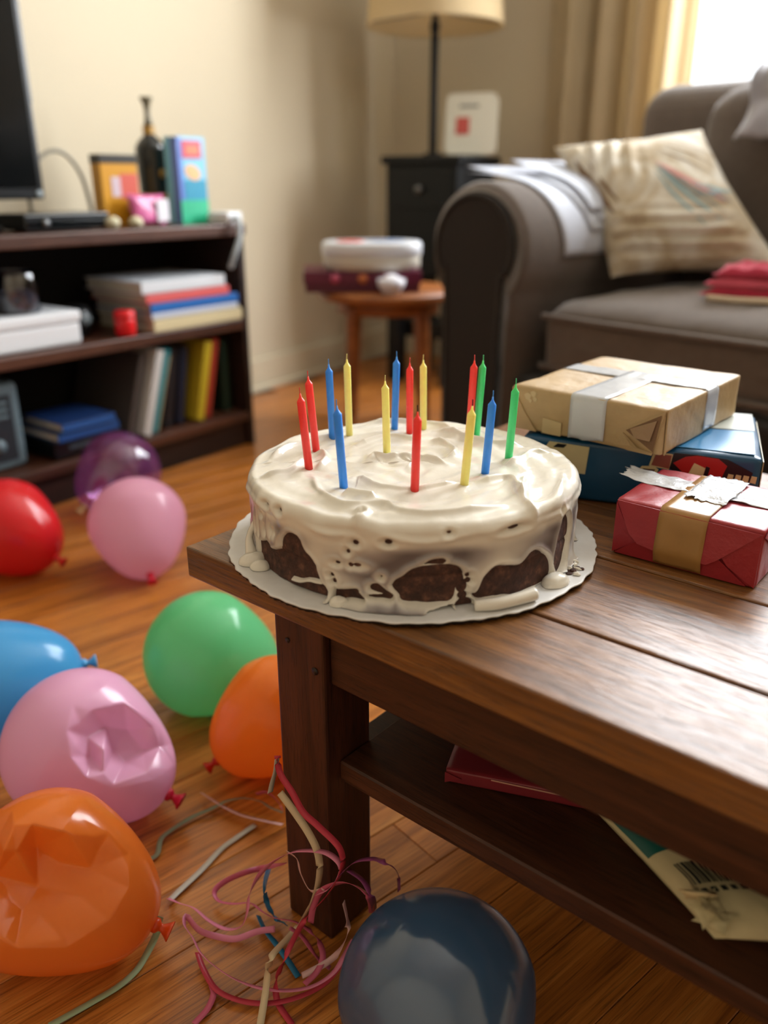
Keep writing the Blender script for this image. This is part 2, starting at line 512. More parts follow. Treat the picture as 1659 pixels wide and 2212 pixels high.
RIBBON = {
  'pink1': [(-0.2039, 0.6037, 0.01), (-0.1915, 0.596, 0.012), (-0.1766, 0.5903, 0.012), (-0.1607, 0.5782, 0.01), (-0.1437, 0.5705, 0.008), (-0.1299, 0.5696, 0.012), (-0.125, 0.5772, 0.02), (-0.1237, 0.5874, 0.03), (-0.115, 0.5891, 0.0502), (-0.1009, 0.5773, 0.0775), (-0.0806, 0.5602, 0.1063), (-0.0642, 0.5465, 0.122), (-0.0466, 0.5317, 0.1335), (-0.0352, 0.5222, 0.1312), (-0.0365, 0.5233, 0.1174), (-0.0454, 0.5307, 0.0968), (-0.0567, 0.5402, 0.0811)] ,
  'rose2': [(-0.086, 0.5648, 0.0897), (-0.1154, 0.6316, 0.02), (-0.134, 0.6274, 0.018), (-0.1518, 0.6197, 0.015), (-0.161, 0.6106, 0.012), (-0.1558, 0.6008, 0.01), (-0.1414, 0.5973, 0.01), (-0.1249, 0.596, 0.012), (-0.1116, 0.5833, 0.015), (-0.099, 0.5736, 0.018), (-0.0805, 0.5677, 0.02), (-0.0651, 0.5473, 0.0323), (-0.0569, 0.5472, 0.018), (-0.0529, 0.5347, 0.015), (-0.0576, 0.5243, 0.01), (-0.0673, 0.5141, 0.008)] ,
  'pink3': [(-0.0984, 0.5669, 0.012), (-0.1136, 0.5642, 0.012), (-0.1326, 0.5581, 0.01), (-0.1502, 0.559, 0.012), (-0.1648, 0.5584, 0.02), (-0.1761, 0.5639, 0.03), (-0.1758, 0.5546, 0.03), (-0.1672, 0.5461, 0.025), (-0.1577, 0.5341, 0.02), (-0.1429, 0.5224, 0.018), (-0.1249, 0.5131, 0.015), (-0.1036, 0.5074, 0.012), (-0.0787, 0.5051, 0.012), (-0.0583, 0.5073, 0.015), (-0.0422, 0.516, 0.02), (-0.0324, 0.531, 0.025), (-0.0263, 0.5391, 0.03)] ,
  'red4': [(-0.1637, 0.544, 0.01), (-0.1569, 0.5308, 0.008), (-0.1442, 0.5134, 0.006), (-0.1302, 0.5042, 0.006), (-0.111, 0.4994, 0.005), (-0.0906, 0.4994, 0.005), (-0.0706, 0.5042, 0.006), (-0.0507, 0.5141, 0.008), (-0.0368, 0.5287, 0.012)] ,
  'rose5': [(-0.1468, 0.5174, 0.004), (-0.1434, 0.5081, 0.004), (-0.1459, 0.4946, 0.004), (-0.1542, 0.4811, 0.004)] ,
  'red6': [(-0.0746, 0.4812, 0.003), (-0.0888, 0.5013, 0.004), (-0.0894, 0.509, 0.02), (-0.0796, 0.5095, 0.05), (-0.0695, 0.5509, 0.0397), (-0.0478, 0.5328, 0.0867), (-0.0343, 0.5214, 0.1243), (-0.0349, 0.5219, 0.1466), (-0.0523, 0.5365, 0.1555), (-0.066, 0.548, 0.1603), (-0.0753, 0.5558, 0.1737), (-0.0858, 0.5647, 0.1863), (-0.0872, 0.5658, 0.2026)] ,
  'cream7': [(-0.1005, 0.4812, 0.003), (-0.0987, 0.5017, 0.012), (-0.0964, 0.51, 0.03), (-0.0914, 0.5071, 0.05), (-0.0797, 0.5595, 0.0187), (-0.0617, 0.5444, 0.0664), (-0.0539, 0.5378, 0.1029), (-0.0542, 0.5382, 0.1261), (-0.0613, 0.5441, 0.1411), (-0.0739, 0.5547, 0.1545), (-0.0869, 0.5655, 0.1655)] ,
  'blush8': [(-0.2018, 0.7485, 0.012), (-0.1771, 0.7312, 0.01), (-0.1533, 0.716, 0.01), (-0.1255, 0.7045, 0.012), (-0.1064, 0.6968, 0.014)] ,
  'sage9': [(-0.2388, 0.6587, 0.003), (-0.2306, 0.666, 0.004), (-0.2312, 0.6844, 0.006), (-0.2231, 0.6985, 0.006), (-0.2067, 0.718, 0.005), (-0.1872, 0.7278, 0.008), (-0.1722, 0.7347, 0.012), (-0.1538, 0.7374, 0.014), (-0.1344, 0.7324, 0.014), (-0.1229, 0.7251, 0.012), (-0.1091, 0.7198, 0.01)] ,
  'rose10': [(-0.1387, 0.737, 0.02), (-0.1259, 0.733, 0.025), (-0.113, 0.7234, 0.02), (-0.1078, 0.7121, 0.02)] ,
  'white11': [(-0.0964, 0.5735, 0.1588), (-0.0939, 0.5714, 0.1708), (-0.0899, 0.5681, 0.1861), (-0.0878, 0.5663, 0.1998)] ,
  'blue12': [(-0.1119, 0.6316, 0.02), (-0.1082, 0.5834, 0.0458), (-0.1068, 0.5822, 0.0265), (-0.0993, 0.5814, 0.008), (-0.0882, 0.5666, 0.0182)] ,
  'blue13': [(-0.1156, 0.5819, 0.012), (-0.1075, 0.5674, 0.01), (-0.0976, 0.5577, 0.006), (-0.085, 0.5416, 0.004), (-0.0738, 0.5253, 0.003)] ,
  'purple14': [(0.0134, 0.5737, 0.05), (0.0124, 0.5836, 0.06), (0.003, 0.4901, 0.1625), (-0.0082, 0.4996, 0.1581), (-0.0219, 0.511, 0.1446), (-0.0322, 0.5197, 0.1261), (-0.041, 0.527, 0.1059)] ,
  'purple15': [(-0.0281, 0.5162, 0.1308), (-0.0162, 0.5062, 0.1295), (-0.0094, 0.5005, 0.1177), (-0.0084, 0.5566, 0.045)] ,
  'rose16': [(-0.0636, 0.546, 0.0423), (-0.0607, 0.5436, 0.0617), (-0.0544, 0.5383, 0.0836), (-0.0453, 0.5307, 0.0995), (-0.0325, 0.5199, 0.1141), (-0.0202, 0.5096, 0.1197), (-0.0114, 0.5022, 0.1159), (-0.0105, 0.554, 0.045)] ,
  'blush17': [(-0.0328, 0.5202, 0.0932), (-0.03, 0.5178, 0.0758), (-0.0314, 0.519, 0.0555), (-0.041, 0.5329, 0.02), (-0.0537, 0.5287, 0.012), (-0.0704, 0.524, 0.006)] ,
  'white18': [(-0.2035, 0.6052, 0.006), (-0.1957, 0.6214, 0.004), (-0.1817, 0.6457, 0.003), (-0.1672, 0.6738, 0.003), (-0.1546, 0.6893, 0.003), (-0.1368, 0.708, 0.004)] ,
  'mint19': [(-0.1997, 0.5639, 0.03), (-0.2015, 0.5627, 0.024), (-0.2043, 0.5603, 0.012), (-0.2104, 0.5433, 0.005), (-0.2157, 0.5301, 0.003), (-0.2263, 0.5158, 0.003), (-0.2428, 0.5021, 0.003), (-0.2574, 0.4909, 0.003), (-0.2716, 0.4802, 0.003)] ,
  'blush20': [(-0.0829, 0.5622, 0.1058), (-0.0738, 0.5545, 0.1051), (-0.0709, 0.5521, 0.0913), (-0.0623, 0.5449, 0.0795), (-0.0499, 0.5345, 0.0916)] ,
  'rose21': [(-0.0828, 0.552, 0.03), (-0.0718, 0.5474, 0.025), (-0.0626, 0.5378, 0.02), (-0.0562, 0.5348, 0.012), (-0.0466, 0.5313, 0.006)] ,
}
DENT_ORANGE = [(-0.951, 0.694, 0), (-0.609, 0.894, 0), (-0.237, 0.809, 0), (0.163, 0.694, 0), (0.449, 0.523, 0), (0.706, 0.294, 0), (0.891, 0.009, 0), (0.82, -0.334, 0), (0.563, -0.577, 0), (0.111, -0.72, 0), (-0.351, -0.577, 0), (-0.694, -0.42, 0), (-0.98, -0.249, 0), (-1.037, 0.237, 0), (-0.223, 0.623, -0.01), (-0.051, 0.351, 0.26), (-0.237, 0.351, 0.09), (-0.043, 0.58, 0.0), (0.306, 0.386, 0.0), (0.563, 0.289, 0.01), (0.163, 0.123, 0.24), (0.449, -0.02, 0.15), (-0.094, -0.049, 0.28), (-0.494, 0.18, 0.24), (-0.666, 0.066, 0.12), (-0.594, -0.306, 0.02), (-0.266, -0.249, 0.2), (0.106, -0.634, 0.03), (-0.094, -0.334, 0.15), (0.334, -0.277, 0.13), (-0.409, 0.551, 0.07), (-0.351, 0.394, 0.02), (-0.443, 0.466, 0.13), (-0.666, 0.494, 0.04)]
DENT_PINK = [(-0.117, 0.188, 0), (-0.009, 0.466, 0), (0.222, 0.528, 0), (0.593, 0.373, 0), (0.994, 0.019, 0), (1.164, -0.275, 0), (1.102, -0.552, 0), (0.778, -0.645, 0), (0.315, -0.63, 0), (0.022, -0.414, 0), (-0.117, -0.12, 0), (0.191, 0.358, 0.01), (0.099, 0.065, 0.14), (-0.056, -0.012, 0.02), (0.346, 0.127, 0.2), (0.392, -0.182, 0.26), (0.593, 0.034, 0.22), (0.917, -0.012, 0.03), (0.269, -0.157, 0.06), (0.099, -0.198, 0.15), (0.222, -0.414, 0.03), (0.747, -0.275, 0.2), (0.716, -0.537, 0.02), (0.5, -0.352, 0.22), (0.315, -0.568, 0.01), (0.052, 0.25, 0.03), (0.963, -0.275, 0.1)]

# ------------------------------------------------------------------ palette
M = {}
M['wall'] = mat('wall_paint', (205, 192, 167), 0.85, 0.2, 0.03, 1.5, 0.08, 60)
M['ceiling'] = mat('ceiling_paint', (225, 220, 208), 0.9, 0.2)
M['trim'] = mat('trim_paint', (205, 192, 165), 0.5, 0.4)
M['floor'] = wood('oak_floor', (122, 66, 22), (190, 116, 46), (224, 152, 74), (1.6, 44, 44), 0.3, 0.15, 0.5, 0.15, 0.14, 0.4)
M['gap'] = mat('floor_gap', (96, 54, 24), 0.8)
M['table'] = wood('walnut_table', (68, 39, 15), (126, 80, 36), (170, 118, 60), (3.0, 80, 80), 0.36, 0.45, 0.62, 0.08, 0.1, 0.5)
M['table_shaded'] = wood('walnut_frame_shaded', (40, 20, 11), (70, 38, 22), (92, 53, 31), (3.0, 44, 44), 0.45, 0.3, 0.4, 0.0, 0.06, 0.4)  # walnut with the shade under the tabletop put into its colour
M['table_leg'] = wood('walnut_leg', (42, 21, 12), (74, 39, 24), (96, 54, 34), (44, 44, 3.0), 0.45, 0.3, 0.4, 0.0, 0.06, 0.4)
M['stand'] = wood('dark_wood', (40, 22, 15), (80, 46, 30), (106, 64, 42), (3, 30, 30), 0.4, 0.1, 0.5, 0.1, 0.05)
M['oak'] = wood('oak_stool', (90, 48, 18), (142, 82, 35), (170, 106, 50), (4, 40, 40), 0.4, 0.1)
M['black'] = mat('black_lacquer', (7, 11, 14), 0.5, 0.3)
M['stand_shaded'] = wood('dark_wood_shaded', (20, 12, 9), (40, 23, 16), (56, 33, 22), (3, 30, 30), 0.5, 0.1, 0.4, 0.0, 0.05)  # dark wood deepened to carry the shade inside the open stand
M['black_plastic'] = mat('black_plastic', (14, 17, 20), 0.3)
M['screen'] = mat('dark_screen', (8, 12, 14), 0.12)
M['white_plastic'] = mat('white_plastic', (226, 228, 232), 0.35)
M['metal'] = mat('grey_metal', (120, 122, 124), 0.35, metal=0.9)
M['glass'] = glassy('window_glass')


# ------------------------------------------------------------------ the room
def struct(o):
    o['kind'] = 'structure'
    return o


def room_obj(o):
    o.matrix_world = ROOM @ o.matrix_world if o.parent is None else o.matrix_world
    return o


def multibox(name, boxes, m, parent=None):
    bm = bmesh.new()
    for (x0, x1, y0, y1, z0, z1) in boxes:
        g = bmesh.ops.create_cube(bm, size=1)
        for v in g['verts']:
            v.co = Vector((x0 + (v.co.x + .5) * (x1 - x0), y0 + (v.co.y + .5) * (y1 - y0), z0 + (v.co.z + .5) * (z1 - z0)))
    return add_bm(name, bm, m, parent)


def wall_with_hole(name, w, h, hole, y0, y1):
    x0, x1, z0, z1 = hole
    return multibox(name, [(0, x0, y0, y1, 0, h), (x1, w, y0, y1, 0, h), (x0, x1, y0, y1, 0, z0), (x0, x1, y0, y1, z1, h)], M['wall'])


def place_room(o, loc=(0, 0, 0)):
    o.location = ROOM @ Vector(loc)
    o.rotation_euler = (0, 0, ROOM_A)
    return struct(o)


place_room(wall_with_hole('wall_back', ROOM_X, ROOM_H, WIN1, 0, 0.14))
place_room(multibox('wall_left', [(-0.14, 0, -ROOM_Y, 0.14, 0, ROOM_H)], M['wall']))
place_room(multibox('wall_right', [(ROOM_X, ROOM_X + 0.14, -ROOM_Y, 0.14, 0, ROOM_H)], M['wall']))
place_room(multibox('wall_front', [(0, ROOM_X, -ROOM_Y - 0.14, -ROOM_Y, 0, ROOM_H)], M['wall']))
place_room(multibox('ceiling', [(-0.14, ROOM_X + 0.14, -ROOM_Y - 0.14, 0.14, ROOM_H, ROOM_H + 0.1)], M['ceiling']))


def baseboard(name, x0, x1, y0, y1):
    t = thing(name, None, None)
    place_room(t)
    bx('board', x0, x1, y0, y1, 0, 0.105, M['trim'], t, 0.004)
    sx, sy = x1 - x0, y1 - y0
    g = 0.012
    if sx < sy:
        bx('shoe_moulding', x1 if x0 >= 0 and x0 < 1 else x0 - g, (x1 + g) if x0 >= 0 and x0 < 1 else x0, y0 + .02, y1 - .02, 0, 0.02, M['trim'], t, 0.006)
    else:
        bx('shoe_moulding', x0 + .02, x1 - .02, (y0 - g) if y0 > -1 else y1, y0 if y0 > -1 else y1 + g, 0, 0.02, M['trim'], t, 0.006)
    return t


baseboard('baseboard_left', 0.0, 0.016, -ROOM_Y + 0.03, -0.03)
baseboard('baseboard_back', 0.03, ROOM_X - 0.03, -0.016, 0.0)


def window(name, hole, y_in, sgn):
    """frame, sash bars and panes set in the wall opening; sgn +1 when the outside lies towards +y"""
    x0, x1, z0, z1 = hole
    t = thing(name, None, None)
    place_room(t)
    ya, yb = sorted((y_in + sgn * 0.03, y_in + sgn * 0.10))
    f = 0.05
    multibox('window_frame', [(x0, x0 + f, ya, yb, z0, z1), (x1 - f, x1, ya, yb, z0, z1), (x0 + f, x1 - f, ya, yb, z0, z0 + f), (x0 + f, x1 - f, ya, yb, z1 - f, z1)], M['trim'], t)
    xm, zm = (x0 + x1) / 2, (z0 + z1) / 2
    yc = y_in + sgn * 0.065
    bx('mullion', xm - .03, xm + .03, yc - .02, yc + .02, z0 + f, z1 - f, M['trim'], t)
    for xa, xb in ((x0 + f, xm - .03), (xm + .03, x1 - f)):
        bx('sash_rail', xa, xb, yc - .015, yc + .015, zm - .018, zm + .018, M['trim'], t)
        for za, zb in ((z0 + f, zm - .018), (zm + .018, z1 - f)):
            bx('window_pane', xa, xb, yc - .002, yc + .002, za, zb, M['glass'], t, 0)
    bx('window_sill', x0 - .05, x1 + .05, min(y_in - sgn * .05, y_in + sgn * .03), max(y_in - sgn * .05, y_in + sgn * .03), z0 - .03, z0, M['trim'], t)
    return t


window('window_1', WIN1, 0.0, 1)

# floor: a dark underlay with every oak board on top of it
floor = place_room(multibox('floor', [(-0.14, ROOM_X + 0.14, -ROOM_Y - 0.14, 0.14, -0.12, -0.0035)], M['gap']))
FA = R_(40)                              # boards run this way in the world frame
RW = ROOM.inverted()
PLW = 0.07
plank_cache = {}
count = 0
ins = 0.002
corners_l = [(ins, -ROOM_Y + ins), (ROOM_X - ins, -ROOM_Y + ins), (ROOM_X - ins, -ins), (ins, -ins)]
cw = [ROOM @ Vector((x, y, 0)) for x, y in corners_l]
ca, sa = math.cos(FA), math.sin(FA)
pl = [(p.x * ca + p.y * sa, -p.x * sa + p.y * ca) for p in cw]
vmin, vmax = min(p[1] for p in pl), max(p[1] for p in pl)


def clip_span(v):
    xs = []
    for i in range(4):
        (xa, ya), (xb, yb) = pl[i], pl[(i + 1) % 4]
        if (ya - v) * (yb - v) < 0:
            xs.append(xa + (xb - xa) * (v - ya) / (yb - ya))
    return (min(xs), max(xs)) if len(xs) == 2 else None


rf = random.Random(3)
row = 0
v = vmin + PLW / 2
while v < vmax:
    a0, a1 = clip_span(v - PLW / 2) or (None, None), clip_span(v + PLW / 2) or (None, None)
    if a0[0] is not None and a1[0] is not None:
        lo, hi = max(a0[0], a1[0]), min(a0[1], a1[1])
        # boards the photograph can see stay single; the far ends of each row are longer
        x = lo
        while x < hi - 0.02:
            L = rf.choice((0.75, 0.95, 1.15, 1.35))
            x2 = min(hi, x + L)
            if hi - x2 < 0.25:
                x2 = hi
            mid = ((x + x2) / 2 * ca - v * sa, (x + x2) / 2 * sa + v * ca)
            near = -1.5 < mid[0] < 1.3 and -0.1 < mid[1] < 3.6
            if not near:
                nx = [q for q in np.arange(x2, hi, 0.1)]
                for q in nx:
                    mx_, my_ = (q * ca - v * sa, q * sa + v * ca)
                    if -1.5 < mx_ < 1.3 and -0.1 < my_ < 3.6:
                        break
                    x2 = min(hi, q + 0.1)
            o = box('floor_plank', (x2 - x - 0.0006, PLW - 0.0006, 0.01), (0, 0, 0), M['floor'], None, None, 0.0008, 1)
            wm = Matrix.Translation(((x + x2) / 2 * ca - v * sa, (x + x2) / 2 * sa + v * ca, -0.005)) @ Matrix.Rotation(FA, 4, 'Z')
            o.parent = floor
            o.matrix_basis = RW @ wm
            count += 1
            x = x2
    v += PLW
    row += 1

# ------------------------------------------------------------------ coffee table
TZ = 0.352
TA = R_(-40)                              # x runs along the long side, y across the top
TLOC = (-0.1601, 0.6557, 0.0)
TM = Matrix.Translation(TLOC) @ Matrix.Rotation(TA, 4, 'Z')
table = thing('coffee_table', 'long dark walnut plank coffee table with lower shelf carrying the cake', 'table', TLOC, TA)
TL = 1.0
edges = [-0.010, 0.079, 0.198, 0.302, 0.405, 0.508]
for i in range(5):
    bx('top_plank', -0.004, TL, edges[i] + 0.0017, edges[i + 1] - 0.0017, 0.324, TZ, M['table'], table, 0.0016, 2)
for lx in (0.090, TL - 0.145):
    for ly in (0.003, 0.44):
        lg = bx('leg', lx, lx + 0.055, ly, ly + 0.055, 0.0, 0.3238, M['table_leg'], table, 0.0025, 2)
        # grain runs up the leg
        if lx < 0.2 and ly < 0.1:
            lathe('peg', [(0, 0), (0.0032, 0), (0.0034, 0.0006), (0.0, 0.0009)], mat('peg_wood', (26, 13, 8), 0.5), lg, 14, (0.018, -0.0277, 0.118), (R_(90), 0, 0))
            lathe('peg', [(0, 0), (0.0022, 0), (0.0024, 0.0005), (0.0, 0.0007)], bpy.data.materials['peg_wood'], lg, 12, (-0.012, -0.0277, 0.135), (R_(90), 0, 0))
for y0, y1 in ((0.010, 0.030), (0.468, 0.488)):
    bx('apron', 0.1452, TL - 0.1452, y0, y1, 0.268, 0.3238, M['table_shaded'], table, 0.002)
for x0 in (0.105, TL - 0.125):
    bx('end_apron', x0, x0 + 0.02, 0.0582, 0.4398, 0.268, 0.3238, M['table_shaded'], table, 0.002)
sh_e = [0.017, 0.13, 0.245, 0.36, 0.481]
for i in range(4):
    bx('shelf_board', 0.1455, TL - 0.1455, sh_e[i] + 0.0004, sh_e[i + 1] - 0.0004, 0.170, 0.190, M['table_shaded'], table, 0.0016, 1)
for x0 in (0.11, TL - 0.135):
    bx('shelf_rail', x0, x0 + 0.025, 0.0582, 0.4398, 0.150, 0.1698, M['table_shaded'], table, 0.002)

# ------------------------------------------------------------------ cake on its board
CAKE = (0.024, 0.666, 0.357)
RC, HC, RR = 0.1335, 0.0625, 0.0045


def seg_dist(px, py, path):
    """distance to a polyline and how far along it (0..1)"""
    P = np.asarray(path, float)
    best = np.full(px.shape, 1e9)
    pos = np.zeros(px.shape)
    n = len(P) - 1
    for i in range(n):
        d = P[i + 1] - P[i]
        L2 = d @ d + 1e-12
        t = np.clip(((px - P[i, 0]) * d[0] + (py - P[i, 1]) * d[1]) / L2, 0, 1)
        dd = np.hypot(px - P[i, 0] - t * d[0], py - P[i, 1] - t * d[1])
        k = dd < best
        best = np.where(k, dd, best)
        pos = np.where(k, (i + t) / n, pos)
    return best, pos


def poly_sd(px, py, poly):
    """signed distance to a closed polygon, negative inside"""
    P = list(poly)
    d, _ = seg_dist(px, py, P + P[:1])
    ins_ = np.zeros(px.shape, bool)
    for (xa, ya), (xb, yb) in zip(P, P[1:] + P[:1]):
        c = (ya > py) != (yb > py)
        xi = xa + (xb - xa) * (py - ya) / ((yb - ya) if abs(yb - ya) > 1e-12 else 1e-12)
        ins_ ^= c & (px < xi)
    return np.where(ins_, -d, d)


def icing_top(x, y):
    r = np.hypot(x, y)
    th = np.arctan2(y, x)
    z = 0.0010 * wob(x, y, 11, 6, 45) + 0.0010 * wob(x, y, 5, 6, 150)
    z = z + 0.0006 * np.sin((r + 0.006 * np.sin(2 * th + 1) + 0.004 * np.sin(5 * th)) * 2 * np.pi / 0.021 + 0.7 * th)
    for k, rd in enumerate(RIDGE):
        C = spline(rd, 40)
        near = (x > C[:, 0].min() - .03) & (x < C[:, 0].max() + .03) & (y > C[:, 1].min() - .03) & (y < C[:, 1].max() + .03)
        if not near.any():
            continue
        d, s = seg_dist(x[near], y[near], C)
        taper = np.clip(np.minimum(s, 1 - s) * 6, 0.15, 1)
        z[near] += taper * (0.0030 * np.exp(-(d / 0.0026) ** 2) + 0.0020 * np.exp(-(d / 0.009) ** 2))
    return z


nt = 960
th = np.linspace(0, 2 * np.pi, nt, endpoint=False)
rt = np.linspace(0.0004, RC - RR, 120)
nr, ns = 12, 88
ra = np.linspace(0, np.pi / 2, nr + 1)[1:]
hs = np.linspace(HC - RR, 0.0, ns + 1)[1:]
rad = np.r_[rt, RC - RR + RR * np.sin(ra), np.full(ns, RC)]
hgt = np.r_[np.full(len(rt), HC), HC - RR + RR * np.cos(ra), hs]
nrad = np.r_[np.zeros(len(rt)), np.sin(ra), np.ones(ns)]
nz = np.r_[np.ones(len(rt)), np.cos(ra), np.zeros(ns)]
wtop = np.r_[np.ones(len(rt)), np.cos(ra) * 0.8 + 0.2, np.full(ns, 0.0)]
wtop[len(rt) + nr:] = np.clip(0.2 - (HC - RR - hs) * 30, 0, 1)
Rg, Tg = np.meshgrid(rad, th, indexing='ij')
Hg = np.repeat(hgt[:, None], nt, 1)
X, Y = Rg * np.cos(Tg), Rg * np.sin(Tg)
topz = icing_top(X, Y)
# on the rim the relief follows the angle
side = Hg < HC - 0.002
arc = Tg * RC


def lift(p):
    t, h = p
    return (t * RC, h + 0.007 * math.exp(-((t - 4.62) / 0.55) ** 2) * (1 - min(1, max(0, h) / 0.06)))


sd = np.full(Rg.shape, 0.05)
for poly in PATCH:
    Cc = spline([lift(q) for q in poly + poly[:1]], 70)[:-1]
    sd[side] = np.minimum(sd[side], poly_sd(arc[side], Hg[side], [tuple(q) for q in Cc]))
d_, s_ = seg_dist(arc[side], Hg[side], spline([lift(q) for q in STREAK], 20))
sd[side] = np.maximum(sd[side], 0.0016 - d_)
rs = random.Random(5)
extra = []
for k in range(26):                       # the far side of the cake drips the same way
    t = rs.uniform(-0.25, 3.35)
    extra.append((t % (2 * math.pi), rs.uniform(-0.002, 0.012), rs.uniform(0.006, 0.02), rs.uniform(0.006, 0.022)))
for (t, h, a, b) in SPOT + extra:
    if h > 0.03 and h > HC - 0.004:
        h = HC - 0.005
    cx_, cy_ = lift((t, h))
    a, b = max(a * 1.25, 0.0015), max(b * 1.25, 0.0014)
    dx = np.abs(arc[side] - cx_)
    dx = np.minimum(dx, 2 * np.pi * RC - dx)
    e = (np.sqrt((dx / a) ** 2 + ((Hg[side] - cy_) / b) ** 2) - 1) * min(a, b)
    sd[side] = np.minimum(sd[side], e)
sd = sd + np.where(side, 0.0005 * wob(arc, Hg, 21, 6, 300), 0)
thin_n = wob(arc, Hg * 1.6, 31, 6, 55)
low = sstep(HC - 0.012, HC - 0.022, Hg)
thin = low * np.clip(0.68 + 0.9 * thin_n, 0, 1) * (1 - np.exp(-(np.maximum(sd, 0) / 0.004) ** 2))
# streaks of thick icing running down
flow = np.clip(wob(arc, Hg * 0.25, 41, 6, 90), -1, 1)
tside = 0.0030 + 0.0012 * flow - 0.0012 * thin + 0.0005 * wob(arc, Hg, 51, 6, 200)
tside = tside + 0.0022 * np.exp(-((Hg - (HC - 0.008 + 0.0025 * np.sin(arc * 55 + 2 * np.sin(arc * 21)))) / 0.0028) ** 2) * (0.55 + 0.45 * np.sin(arc * 70 + 1.5 * np.sin(arc * 33)))
icing_t = np.where(sd < 0, np.clip(sd * 3.0, -0.004, 0), tside * (1 - np.exp(-np.maximum(sd, 0) / 0.0016)) + 0.0010 * np.exp(-((sd - 0.0032) / 0.002) ** 2))
pool = 0.5 + 0.5 * wob(arc, Hg * 0, 61, 6, 40)
pool = pool + 1.3 * np.exp(-((Tg - 4.55) / 0.45) ** 2) + 1.2 * np.exp(-((Tg - 5.57) / 0.05) ** 2) + 1.1 * np.exp(-((Tg - 3.5) / 0.06) ** 2)
icing_t = icing_t + np.where(sd > 0.0005, pool * 0.0055 * np.exp(-Hg / 0.0035), 0)
wtop = wtop[:, None]
ws = np.clip(1 - wtop, 0, 1)
disp = wtop * (0.0022 + topz) + ws * icing_t + np.where(side & (Hg > HC - RR), np.clip(sd, -0.004, 0) * 1.2 * wtop, 0)
VX = (Rg + disp * nrad[:, None]) * np.cos(Tg)
VY = (Rg + disp * nrad[:, None]) * np.sin(Tg)
VZ = Hg + disp * nz[:, None]
VZ[-1] = 0.0004
cake = thing('birthday_cake', 'round chocolate cake under dripping cream icing with swirled top', 'cake', CAKE)
ic = NT('cream_icing')
ic.set(Roughness=0.2)
ic.p.inputs['Subsurface Weight'].default_value = 0.0
ic.p.inputs['Subsurface Radius'].default_value = (0.012, 0.009, 0.006)
ic.p.inputs['Subsurface Scale'].default_value = 0.08
ic.p.inputs['Coat Weight'].default_value = 0.2
ic.p.inputs['Coat Roughness'].default_value = 0.1
at = ic.n('ShaderNodeAttribute')
at.attribute_name = 'thin'
ic.l(ic.ramp(at.outputs['Fac'], [(0.0, (234, 227, 213)), (0.5, (172, 164, 160)), (1.0, (106, 97, 98))]), ic.p.inputs['Base Color'])  # thin icing greys, deepened further with painted shade on the cake sides
ic.bump(ic.noise(ic.coord(rnd=False), 260, 3), 0.12, 0.001)
M['icing'] = ic.m
F = quads(len(rad), nt, True)
icing = add('icing', np.stack([VX, VY, VZ], -1).reshape(-1, 3), F, M['icing'], cake)
av = icing.data.attributes.new('thin', 'FLOAT', 'POINT')
av.data.foreach_set('value', thin.astype(np.float32).ravel())

# sponge
sp = NT('chocolate_sponge')
v_ = sp.coord(rnd=False)
sp.l(sp.ramp(sp.noise(v_, 140, 5, 0.65), [(0.3, (46, 26, 20)), (0.55, (80, 48, 37)), (0.75, (128, 86, 64))]), sp.p.inputs['Base Color'])
sp.set(Roughness=0.75)
sp.bump(sp.noise(v_, 210, 6, 0.7), 0.9, 0.0022)
M['sponge'] = sp.m
n2 = 360
t2 = np.linspace(0, 2 * np.pi, n2, endpoint=False)
z2 = np.r_[np.linspace(0.0004, HC - 0.004, 40)]
Tg2, Zg2 = np.meshgrid(t2, z2)
rr2 = RC - 0.0004 + 0.0005 * wob(Tg2 * RC, Zg2, 71, 6, 200) - 0.0012 * np.exp(-((Zg2 - 0.024) / 0.0014) ** 2)
V2 = np.stack([rr2 * np.cos(Tg2), rr2 * np.sin(Tg2), Zg2], -1).reshape(-1, 3)
add('sponge', V2, quads(len(z2), n2, True), M['sponge'], cake)


# loose icing on the board: blobs and the squeezed roll
def blob(name, loc, size, m, parent, rz=0, seed=1, flat=True):
    nu, nv = 22, 36
    a = np.linspace(0, np.pi / 2 if flat else np.pi, nu)[:, None]
    b = np.linspace(0, 2 * np.pi, nv, endpoint=False)[None]
    x, y, z = np.sin(a) * np.cos(b), np.sin(a) * np.sin(b), np.cos(a) + 0 * b
    s = 1 + 0.12 * wob(x * 0.05, y * 0.05 + z * 0.03, seed, 6, 60)
    V = np.stack([x * s * size[0], y * s * size[1], z * s * size[2]], -1).reshape(-1, 3)
    return add(name, V, quads(nu, nv, True), m, parent, True, loc, (0, 0, rz))


blob('icing_blob', (-0.127, -0.055, 0), (0.013, 0.010, 0.009), M['icing'], cake, 0.4, 2)
blob('icing_blob', (-0.121, -0.066, 0), (0.009, 0.008, 0.006), M['icing'], cake, 0.9, 3)
blob('icing_blob', (-0.0565, -0.128, 0), (0.007, 0.006, 0.006), M['icing'], cake, 0.2, 4)
blob('icing_blob', (0.106, -0.094, 0), (0.013, 0.009, 0.007), M['icing'], cake, 0.7, 6)
tube('icing_roll', [(0.040, -0.137, 0.003), (0.055, -0.136, 0.004), (0.068, -0.131, 0.0045), (0.082, -0.123, 0.0045), (0.085, -0.121, 0.0045)], [0.004, 0.0045, 0.0045, 0.0048, 0.0052], M['icing'], cake, 30, 14)
tube('icing_drip', [(-0.126, -0.040, 0.030), (-0.132, -0.046, 0.018), (-0.130, -0.054, 0.006)], [0.003, 0.0026, 0.005], M['icing'], cake, 20, 10)
rc = random.Random(9)
